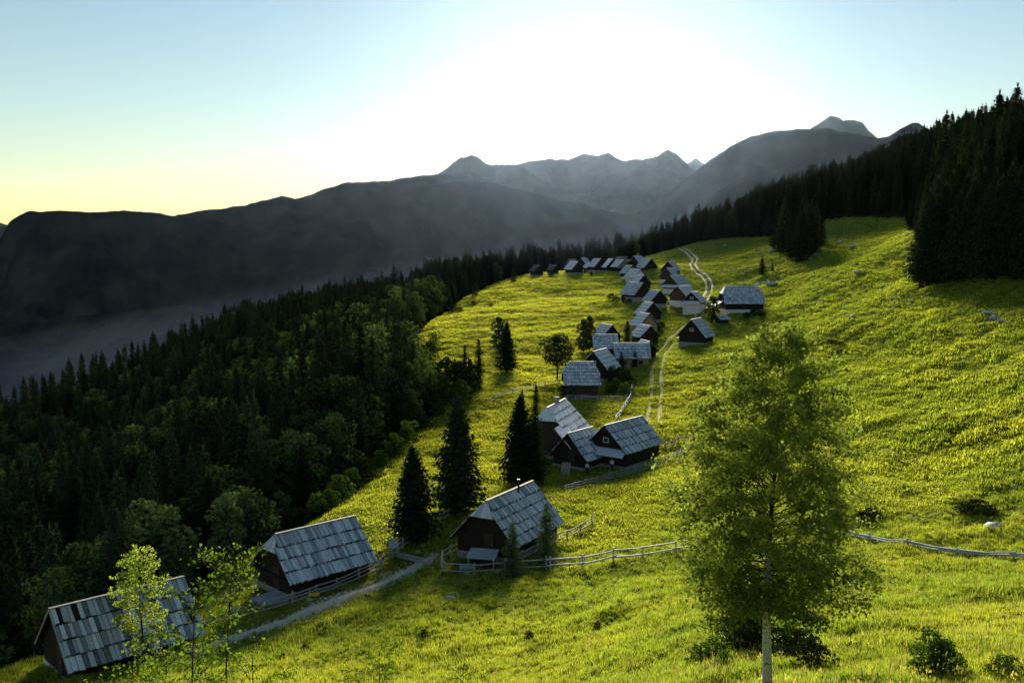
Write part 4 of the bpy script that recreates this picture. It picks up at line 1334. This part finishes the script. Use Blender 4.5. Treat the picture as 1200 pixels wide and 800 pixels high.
BIGS = [spruce_meshes(s, 10.0, R, 44, 13, 'needles', 1.15, bare, 1.5) for s, R, bare in ((31, 2.95, .10), (32, 2.55, .09), (33, 2.85, .09))]
for k, (a, lab) in enumerate([((484, 634, 514), 'broad dark spruce by the rail fence, the lower of the two between the huts'),
                              ((537, 602, 455), 'tallest dark spruce standing behind the rail fence between the lower huts'),
                              ((609, 566, 457), 'dark spruce standing in front of the silvery white roof')]):
    loc, h = tall(*a); plant('spruce_tree', BIGS[k], lab, 'tree', loc, h, 1.3 * k)
loc, h = tall(627, 563, 466); plant('spruce_tree', SPR[0], 'slim spruce touching the silvery white roof', 'tree', loc, h, .4, None, 1.25)
loc, h = tall(594, 436, 374); plant('spruce_tree', BIGS[1], 'lone dark spruce out on the yellow-green meadow', 'tree', loc, h, 2.0, None, 1.0)
loc, h = tall(561, 449, 394); plant('spruce_tree', SPR[3], 'slender spruce at the meadow edge beside dark thicket', 'tree', loc, h, 2.0)
loc, h = tall(545, 448, 402); plant('spruce_tree', SPR[1], 'short spruce rising out of the dark meadow-edge thicket', 'tree', loc, h, 2.0)
YOUNG = [spruce_meshes(s, 10.0, 2.6, 26, 8, 'needles_young', 1.3, .03, 1.1) for s in (41, 42)]
loc, h = tall(601, 657, 583, 77.0); plant('spruce_tree', YOUNG[0], 'airy young spruce before the middle of the pale-ridged roof', 'tree', loc, h, .3)
loc, h = tall(640, 643, 562, 80.5); plant('spruce_tree', YOUNG[1], 'airy young spruce before the far end of the pale-ridged roof', 'tree', loc, h, 1.3)
for px, b, t, lab in [(735, 409, 374, 'young spruce behind the long striped roof'), (728, 434, 410, 'young spruce beside the garden shrubs below the long striped roof'), (744, 430, 409, 'small young spruce before the tan wall under striped roof'),
                      (893, 322, 299, 'small lone spruce in the far pasture above the farmhouse'), (905, 318, 308, 'tiny spruce beside the far boundary rail'), (612, 475, 455, 'young spruce beside the thin pale meadow fence'), (628, 473, 448, 'young spruce above the silvery white hut roof')]:
    loc, h = tall(px, b, t); plant('spruce_tree', SPR[int(px) % 4], lab, 'tree', loc, h, px, None, 1.5)
for k, (px, b, t) in enumerate([(908, 290, 238), (918, 296, 232), (928, 302, 240), (938, 306, 236), (946, 300, 240), (956, 292, 240), (962, 287, 244), (932, 298, 245), (950, 296, 234), (914, 290, 243), (940, 294, 232)]):
    loc, h = tall(px, b, t); plant('spruce_tree', SPR[k % 4], 'dark spruce in the dense clump jutting into the upper pasture', 'tree', loc, h, k * 1.7, 'spruce clump in the upper pasture', 1.25)
for k, (px, b, t) in enumerate([(1086, 335, 222), (1104, 330, 214), (1122, 330, 224), (1138, 328, 208), (1154, 329, 216), (1170, 327, 204), (1188, 328, 212), (1204, 328, 200), (1095, 322, 206), (1112, 318, 200), (1130, 318, 204), (1148, 318, 196), (1163, 316, 198), (1180, 316, 190), (1196, 318, 196), (1220, 328, 200)]):
    loc, h = tall(px, b, t); plant('spruce_tree', BIGS[k % 3] if k < 8 else SPR[k % 4], 'big dark spruce of the shaded group on the pasture rim', 'tree', loc, h, k * 1.9, 'spruce group on the pasture rim', 0.95 if k < 8 else 1.4)
for k, (px, t, Y) in enumerate([(1110, 128, 330), (1172, 104, 300), (1180, 112, 310), (1193, 96, 300), (1060, 152, 380), (1135, 130, 330)]):
    p = at(px, t, Y); z = float(ground(p[0], p[1])); h = p[2] - z
    if h > 6: plant('spruce_tree', SPR[3], 'tall spruce breaking the skyline above the forest slope', 'tree', (float(p[0]), float(p[1]), z), h, k, 'skyline spruces', 1.15)

# leafy trees round the village
DARKB = [broad_meshes(s, 10.0, R, lb, 150, .46, 'leaf_village', lw) for s, R, lb, lw in ((51, 4.6, 20, .34), (52, 3.0, 18, .10), (53, 3.8, 20, .08))]
for (a, k, lab, wd) in [((653, 444, 391), 0, 'leafy tree with twin crowns and bare trunk on the yellow meadow', 1.05), ((684, 414, 372), 1, 'dense oval leafy tree beside the plain grey broadside roof', 0.9), ((691, 412, 368), 1, 'taller oval leafy tree half behind its dense neighbour', 0.8),
                        ((835, 379, 346), 2, 'round green tree between the track and the hipped farmhouse', 0.95), ((585, 412, 369), 1, 'leafy tree just behind the lone meadow spruce', 0.95), ((719, 306, 291), 2, 'round leafy tree behind the topmost barns', 1.1)]:
    loc, h = tall(*a); plant('broadleaf_tree', DARKB[k], lab, 'tree', loc, h, k + .5, None, wd)

# ---- bushes
BUSH = [broad_meshes(s, 10.0, 7.0, 12, 110, .9, m, -.05, .8) for s, m in ((61, 'leaf_shrub'), (62, 'leaf_dark'), (63, 'leaf_shrub'))]


def bush(label, px, py, hgt, k, wide=1.0, group=None, Y=None):
    x, y, z = stand(px, py, Y)
    root = thing('bush', label, 'bush', (x, y, z - 0.05), px * .7, group)
    for nm, me in (('foliage', BUSH[k][0]), ('stem', BUSH[k][1])):
        o = link(nm, me, root); o.scale = (hgt / 10 * wide, hgt / 10 * wide, hgt / 10)
    return root


for q in [(885, 371, 2.0, 1, 1.6), (875, 373, 1.6, 1, 1.2), (893, 372, 1.4, 1, 1.2)]: bush('dark low bush below the hipped farmhouse', *q, 'bushes below the farmhouse')
for q in [(716, 352, 2.2, 1, 1.2), (722, 354, 1.8, 1, 1.2), (730, 354, 1.6, 1, 1.4), (738, 355, 1.4, 0, 1.2)]: bush('dark round bush in the row before the large brown house', *q, 'bushes before the brown house')
for q in [(717, 448, 3.2, 1, 0.8), (726, 450, 3.4, 1, 0.8), (734, 452, 3.0, 1, 0.8), (722, 458, 2.4, 0, 0.9), (733, 462, 2.2, 0, 0.9), (715, 462, 1.8, 0, 1.0), (660, 464, 2.0, 1, 1.0), (668, 468, 1.4, 1, 1.0)]: bush('dark garden shrub inside the fence of the hipped brown house', *q, 'garden shrubs')
for q in [(763, 412, 2.6, 1, 0.8), (761, 420, 2.0, 1, 0.8), (770, 392, 2.4, 1, 0.9), (776, 384, 1.6, 1, 0.9), (748, 394, 1.8, 0, 1.0)]: bush('dark shrub pressed against the village gables', *q, 'shrubs between the gables')
for q in [(530, 366, 2.6, 1, 1.1), (538, 367, 2.0, 1, 1.2), (557, 347, 4.2, 1, 0.6), (602, 330, 3.8, 1, 0.6), (555, 358, 1.6, 1, 1.0), (685, 321, 1.8, 1, .7), (693, 323, 1.6, 1, .7), (646, 324, 1.6, 1, 1.0), (575, 360, 1.2, 1, 1.6)]: bush('dark scrub bush scattered over the upper yellow meadow', *q, 'scrub on the upper meadow')
for q in [(520, 458, 6.0, 1, .8), (532, 464, 6.5, 1, .8), (545, 460, 6.0, 1, .7), (520, 472, 4.5, 0, .9), (538, 474, 4.0, 0, .9), (508, 462, 5.0, 0, .9), (553, 456, 4.5, 1, .7), (495, 440, 5.5, 0, .8), (502, 424, 4.5, 1, .8), (508, 410, 4.0, 0, .8)]: bush('thick bush in the dark meadow-edge thicket', *q, 'meadow-edge thicket')
for k, q in enumerate([(398, 590, 3.4), (412, 577, 3.0), (425, 566, 3.4), (388, 600, 2.6), (372, 609, 3.0), (352, 622, 2.6), (462, 534, 3.2), (478, 520, 3.4), (492, 505, 3.2), (445, 548, 2.4), (512, 488, 3.0), (330, 634, 2.2), (280, 655, 2.2), (250, 668, 2.0), (235, 676, 2.4)]): bush('leafy shrub along the lower meadow brow', q[0], q[1], q[2], (0, 2, 1)[k % 3], 0.85, 'shrubs along the meadow brow')
for q in [(1022, 612, 1.5, 1, 1.0), (1010, 614, 1.2, 1, 1.0)]: bush('dark bush beside the collapsed fence beyond the birch', *q, 'bushes by the collapsed fence')
for q in [(975, 404, 1.0, 1, 2.2), (985, 405, 0.8, 1, 2.0), (960, 402, 0.7, 1, 1.8)]: bush('brownish dwarf scrub on the steep pasture', *q, 'dwarf scrub on the steep pasture')
for q in [(1130, 600, .9, 1, 1.8), (1145, 598, 1.0, 1, 1.8), (1160, 602, .8, 1, 1.6)]: bush('dark scrub in the hollow behind the white boulder', *q, 'scrub in the hollow')
for q in [(870, 752, 1.7, 1, .9), (884, 762, 1.5, 1, .9), (866, 770, 1.3, 1, .9), (918, 770, 1.2, 1, 1.1), (936, 772, 1.1, 1, 1.2), (950, 778, .9, 1, 1.2), (878, 738, 1.6, 1, .8)]: bush('dark juniper shrub around the birch foot', *q, 'junipers round the birch')
for q in [(838, 772, 1.0, 2, 1.0), (820, 780, .9, 2, 1.0), (848, 786, .7, 0, 1.0)]: bush('green shrub just uphill of the birch foot', *q, 'green shrubs by the birch')
for q in [(1090, 788, 1.25, 2, .8), (1102, 792, 1.0, 0, 1.0), (1178, 792, .6, 0, 1.2)]: bush('pale-tipped green shrub in the flowery near grass', *q, 'shrubs in the flowery grass')
for q in [(497, 745, .5, 1, 1.0), (620, 748, .5, 1, 1.2), (330, 775, .6, 1, 1.2), (700, 735, .4, 1, 1.2), (358, 762, .5, 1, 1.2)]: bush('small dark weed clump in the near meadow', *q, 'weed clumps')


# ------------------------------------------------------------------ detailed young trees
def fine_tree(name, label, loc, H, R, base, nbr, leaves, leaf, mat, bark, seed, trunk_r, lean=(0, 0), shape='birch', twig=0.5, aspect=0.8):
    r = np.random.default_rng(seed)
    root = thing(name, label, 'tree', loc, 0.0)
    w = MB()
    n = 14
    path = []
    for i in range(n + 1):
        f = i / n
        path.append(np.array([lean[0] * f * f + 0.035 * H * 0.3 * math.sin(f * 5 + seed), lean[1] * f * f + 0.02 * math.sin(f * 7 + 1), H * f]))
    path[0] = np.array([0, 0, -0.4])
    rad = [trunk_r * (1 - i / n) ** 1.5 + 0.008 for i in range(n + 1)]
    cut = 6 if bark == 'birch' else n
    w.tube(path[:cut + 1], rad[:cut + 1], 9)
    to = w.obj('trunk', M[bark], root, smooth=True)
    if cut < n:
        w2 = MB(); w2.tube(path[cut:], rad[cut:], 7); w2.obj('leader', M['bark'], to, smooth=True)
    b = MB(); ends = []

    def pt(f):
        k = f * n; i = min(n - 1, int(k)); return path[i] + (path[i + 1] - path[i]) * (k - i)
    for k in range(nbr):
        f = base + (0.985 - base) * ((k + r.uniform(0, 1)) / nbr) ** (1.3 if shape == 'birch' else 0.9)
        g = (f - base) / (1 - base)
        if shape == 'birch':
            prof = float(np.interp(g, [0, .06, .22, .45, .7, .88, 1], [.62, .88, 1.0, .88, .56, .30, .08]))
        elif shape == 'oval':
            prof = math.sin(math.pi * min(1, .22 + .74 * g)) ** .7
        else:
            prof = (1 - g) ** .6 * .9 + .15
        ln = R * prof * r.uniform(0.62, 1.12)
        a = k * 2.399 + r.uniform(-.5, .5)
        up = r.uniform(.75, 1.25) * ln * float(np.interp(g, [0, .12, .35, 1], [-.12, .12, .42, .8]))
        p0 = pt(f)
        d = np.array([math.cos(a), math.sin(a), 0])
        P = [p0, p0 + d * ln * .35 + [0, 0, up * .5], p0 + d * ln * .7 + [0, 0, up * .85], p0 + d * ln + [0, 0, up * (0.95 - .3 * (ln / R))]]
        q = max(.005, trunk_r * .17 * (1 - f) + .005)
        b.tube(P, [q, q * .7, q * .45, .004], 5)
        nt = max(3, int(9 * ln / R * 1.2) + 2)
        for j in range(nt):
            s = 0.22 + 0.80 * (j + r.uniform(0, 1)) / nt
            s = min(s, 0.99)
            kk = s * 3; i = min(2, int(kk)); p = P[i] + (P[i + 1] - P[i]) * (kk - i)
            a2 = a + r.uniform(-1.5, 1.5); l2 = twig * r.uniform(.5, 1.2) * (0.5 + .5 * ln / R)
            e = p + np.array([math.cos(a2) * l2, math.sin(a2) * l2, l2 * r.uniform(-.45, .6)])
            b.tube([p, (p + e) / 2 + [0, 0, .06 * l2], e], [.006, .005, .003], 3)
            ends.append((p, e, l2))
    b.obj('branches', M['bark'], root)
    wts = np.array([q[2] for q in ends]); wts /= wts.sum()
    pick = r.choice(len(ends), leaves, p=wts)
    A = np.array([q[0] for q in ends])[pick]; E = np.array([q[1] for q in ends])[pick]
    t = r.uniform(0.05, 1.12, leaves)[:, None]
    C = A + (E - A) * t + r.normal(size=(leaves, 3)) * twig * .13
    V, F = leaf_cards(C, np.tile([0.0, -0.2, .5], (leaves, 1)), leaf, r, aspect, 1.0)
    link('crown', mesh_np('leafy_crown', V, F, M[mat]), root)
    return root


p = at(900, 797, 24.0)
bz = float(ground(p[0], p[1]))
_top = at(902, 384, 24.0)[2]
fine_tree('birch_tree', 'young birch with white trunk and airy light green crown on near slope', (float(p[0]), float(p[1]), bz), _top - bz, 2.55, 0.25, 190, 52000, 0.098, 'leaf_birch', 'birch', 3, 0.13, (0.12, 0), 'birch', 0.62)
x, y, z = stand(168, 780, 65.5)
fine_tree('birch_tree', 'small birch growing close against the old patchy-roofed hut', (x, y, z), float(at(168, 646, y)[2]) - z, 1.75, 0.12, 70, 5200, 0.17, 'leaf_birch', 'bark', 8, 0.09, (0.1, 0), 'oval', 0.55)
# saplings close to the lookout, their feet below the picture
for k, (px, pt_, Y, R, nl, lab) in enumerate([(222, 692, 14.0, .68, 420, 'slim sapling with big bright leaves in front of the old hut'), (262, 648, 15.0, 0.55, 170, 'thin bright-leaved shoot topping the saplings before the second hut'), (185, 765, 15.0, 0.8, 420, 'low bright sapling before the patchy-roofed hut'),
                                              (288, 768, 16.0, 0.8, 420, 'leafy sapling at the bottom of the stony path'), (440, 762, 20.0, .8, 380, 'bright leafed sapling in the near meadow'), (540, 780, 24.0, .5, 160, 'tiny sapling poking from the near grass'), (150, 768, 16.0, .7, 300, 'low leafy shoots below the patchy-roofed hut')]):
    q = at(px, pt_, Y); gz = float(ground(q[0], q[1])); H = q[2] - gz
    if H < 0.6: H = 0.6
    bs = max(0.12, 1 - 2.0 / H) if k != 1 else max(.2, 1 - 0.9 / H)
    fine_tree('sapling', lab, (float(q[0]), float(q[1]), gz), H, R, bs, 20, int(nl * 2.2), 0.062, 'leaf_bright', 'bark', 20 + k, 0.022, (0.1, 0), 'oval', 0.28, 0.75)


# ------------------------------------------------------------------ meadow grass and flowers
def tuft(seed, blades, spread, h, w, mat='grass'):
    r = random.Random(seed); V = []; F = []
    for k in range(blades):
        a = r.uniform(0, 6.28); d = spread * math.sqrt(r.random())
        x, y = d * math.cos(a), d * math.sin(a)
        b = r.uniform(0, 6.28); ln = h * r.uniform(.45, 1.15); bend = ln * r.uniform(.15, .75); wd = w * r.uniform(.7, 1.3)
        cx, cy = math.cos(b), math.sin(b); sx, sy = -cy * wd, cx * wd
        i = len(V)
        V += [(x - sx, y - sy, -.06), (x + sx, y + sy, -.06), (x + cx * bend * .35 + sx * .7, y + cy * bend * .35 + sy * .7, ln * .6), (x + cx * bend * .35 - sx * .7, y + cy * bend * .35 - sy * .7, ln * .6), (x + cx * bend, y + cy * bend, ln)]
        F += [(i, i + 1, i + 2), (i, i + 2, i + 3), (i + 3, i + 2, i + 4)]
    return bpy.data.objects.new('grass_tuft', mesh_np('grass_tuft', V, F, M[mat]))


def meadow_points(n, y0, y1, seed, mode):
    r = np.random.default_rng(seed)
    u = r.uniform(-0.60, 0.60, n * 2)
    Y = np.exp(r.uniform(math.log(y0), math.log(y1), n * 2)) if mode == 'log' else r.uniform(y0, y1, n * 2)
    X = u * Y
    k = in_meadow(X, Y) & off_track(X, Y, r.uniform(0, 1, len(X)))
    for hx, hy, hs in HOUSES:
        k &= ((X - hx) ** 2 + (Y - hy) ** 2) > (hs * 0.5) ** 2
    X, Y = X[k][:n], Y[k][:n]
    return X, Y


def grass(name, label, n, y0, y1, seed, protos_, s_lo, s_hi):
    X, Y = meadow_points(n, y0, y1, seed, 'log')
    r = np.random.default_rng(seed + 1)
    m = len(X)
    Z = ground(X, Y)
    patch = fbm(X / 3.0, Y / 3.0, 77, 3)
    s = (r.uniform(s_lo, s_hi, m) * (1 + 0.9 * np.clip(patch, -.6, .8)))[:, None]
    rot = np.stack([r.uniform(-.15, .15, m), r.uniform(-.15, .15, m), r.uniform(0, 6.28, m)], 1)
    o = point_cloud(name, np.stack([X, Y, Z], 1), rot, np.repeat(s, 3, 1), protos_)
    return tag(o, label, 'grass')


grass('meadow_grass', 'uneven yellow-green grass of the near meadow', 150000, 22, 95, 100, [tuft(s, 18, .24, .22, .013) for s in range(12)] + [tuft(16, 9, .22, .36, .008, 'straw'), tuft(17, 12, .16, .20, .035, 'herb')], .55, 1.35)
grass('meadow_grass', 'short yellow-green grass of the upper meadow', 190000, 85, 440, 200, [tuft(s + 9, 20, .85, .19, .045) for s in range(10)] + [tuft(26, 12, .6, .24, .03, 'straw'), tuft(27, 14, .5, .18, .07, 'herb')], .5, 1.3)


def flower(seed):
    r = random.Random(seed); q = MB()
    for k in range(4):
        x, y, h = r.uniform(-.12, .12), r.uniform(-.12, .12), r.uniform(.3, .55)
        for a in (0, 1.57):
            c, s = math.cos(a) * .022, math.sin(a) * .022
            q.poly([(x - c, y - s, h), (x + c, y + s, h), (x + c * .6, y + s * .6, h + .07), (x - c * .6, y - s * .6, h + .07)])
        q.poly([(x - .03, y, h + .04), (x, y - .03, h + .05), (x + .03, y, h + .04), (x, y + .03, h + .05)])
    return bpy.data.objects.new('flower_heads', q.mesh('flower_heads', M['flower']))


X, Y = meadow_points(3400, 22, 80, 300, 'log')
pt_ = fbm(X / 5.0, Y / 5.0, 91, 3)
k = (pt_ > 0.12 - 0.03 * np.clip(X, -12, 12))
X, Y = X[k], Y[k]
m = len(X); r = np.random.default_rng(4)
o = point_cloud('wildflowers', np.stack([X, Y, ground(X, Y)], 1), np.stack([0 * X, 0 * X, r.uniform(0, 6.28, m)], 1), np.repeat(r.uniform(.45, .9, (m, 1)), 3, 1), [flower(s) for s in range(3)])
tag(o, 'yellow wildflowers dotted through the near grass', 'flowers')

def pebble(seed):
    r = random.Random(seed); q = MB(); s = .09
    P = [(r.uniform(.6, 1.2) * s * math.cos(a), r.uniform(.6, 1.2) * s * math.sin(a)) for a in np.linspace(0, 6.28, 6)[:-1]]
    for i in range(5):
        a, b = P[i], P[(i + 1) % 5]
        q.poly([(a[0], a[1], -.03), (b[0], b[1], -.03), (b[0] * .6, b[1] * .6, .07), (a[0] * .6, a[1] * .6, .06)])
    q.poly([(a[0] * .6, a[1] * .6, .065) for a in P])
    return bpy.data.objects.new('pebble', q.mesh('pebble', M['gravel']))


r = np.random.default_rng(9)
i = r.integers(0, len(TRACK_B), 2600)
P = TRACK_B[i] + r.normal(size=(2600, 2)) * 0.65
o = point_cloud('gravel', np.c_[P, ground(P[:, 0], P[:, 1]) + .05], np.c_[r.uniform(-.3, .3, (2600, 2)), r.uniform(0, 6.28, 2600)], np.repeat(r.uniform(.3, 1.4, (2600, 1)) ** 1.5, 3, 1), [pebble(s) for s in range(3)])
tag(o, 'loose pale stones strewn on the lower path', 'gravel')


# ------------------------------------------------------------------ air
def air(name, label, x0, x1, y0, y1, z0, z1, density, color, aniso):
    b = MB(); b.box(x0, x1, y0, y1, z0, z1)
    m, N, L = new_mat(name)
    o = N.new('ShaderNodeOutputMaterial'); v = N.new('ShaderNodeVolumePrincipled')
    v.inputs['Density'].default_value = density; v.inputs['Color'].default_value = (*color, 1); v.inputs['Anisotropy'].default_value = aniso
    L.new(v.outputs[0], o.inputs['Volume'])
    return tag(b.obj(name, m), label, kind='stuff')


HAZE = 1.3e-6
air('haze', 'thin pale evening haze filling the valley air', -14500, 14500, -700, 18000, -780, 1750, HAZE, (0.50, 0.68, 1.0), 0.88)


# a bank of mist lying along the valley beyond the wooded ridge: a long wedge, thin on top
def mist():
    q = MB(); n = 24
    xs = np.linspace(-3200, 2600, n)
    zt = np.interp(xs, [-3200, -1800, -900, 0, 800, 2600], [-480, -320, -150, 20, 140, 220])
    f0, b0 = 2300.0, 3500.0
    for i in range(n):
        q.V += [(xs[i], f0, zt[i] - 420), (xs[i], b0, zt[i] - 420), (xs[i], b0, zt[i])]
    for i in range(n - 1):
        a, b = i * 3, i * 3 + 3
        for k in range(3):
            q.F.append((a + k, a + (k + 1) % 3, b + (k + 1) % 3, b + k)); q.S.append(.5)
    q.F.append((2, 1, 0)); q.F.append((n * 3 - 3, n * 3 - 2, n * 3 - 1)); q.S += [.5, .5]
    m, N, L = new_mat('valley_mist')
    o = N.new('ShaderNodeOutputMaterial'); v = N.new('ShaderNodeVolumePrincipled')
    v.inputs['Density'].default_value = 2.0e-4; v.inputs['Color'].default_value = (0.52, 0.66, 1.0, 1); v.inputs['Anisotropy'].default_value = 0.2
    L.new(v.outputs[0], o.inputs['Volume'])
    tag(q.obj('valley_mist', m), 'blue-grey mist bank lying in the valley beyond the ridge', kind='stuff')


mist()
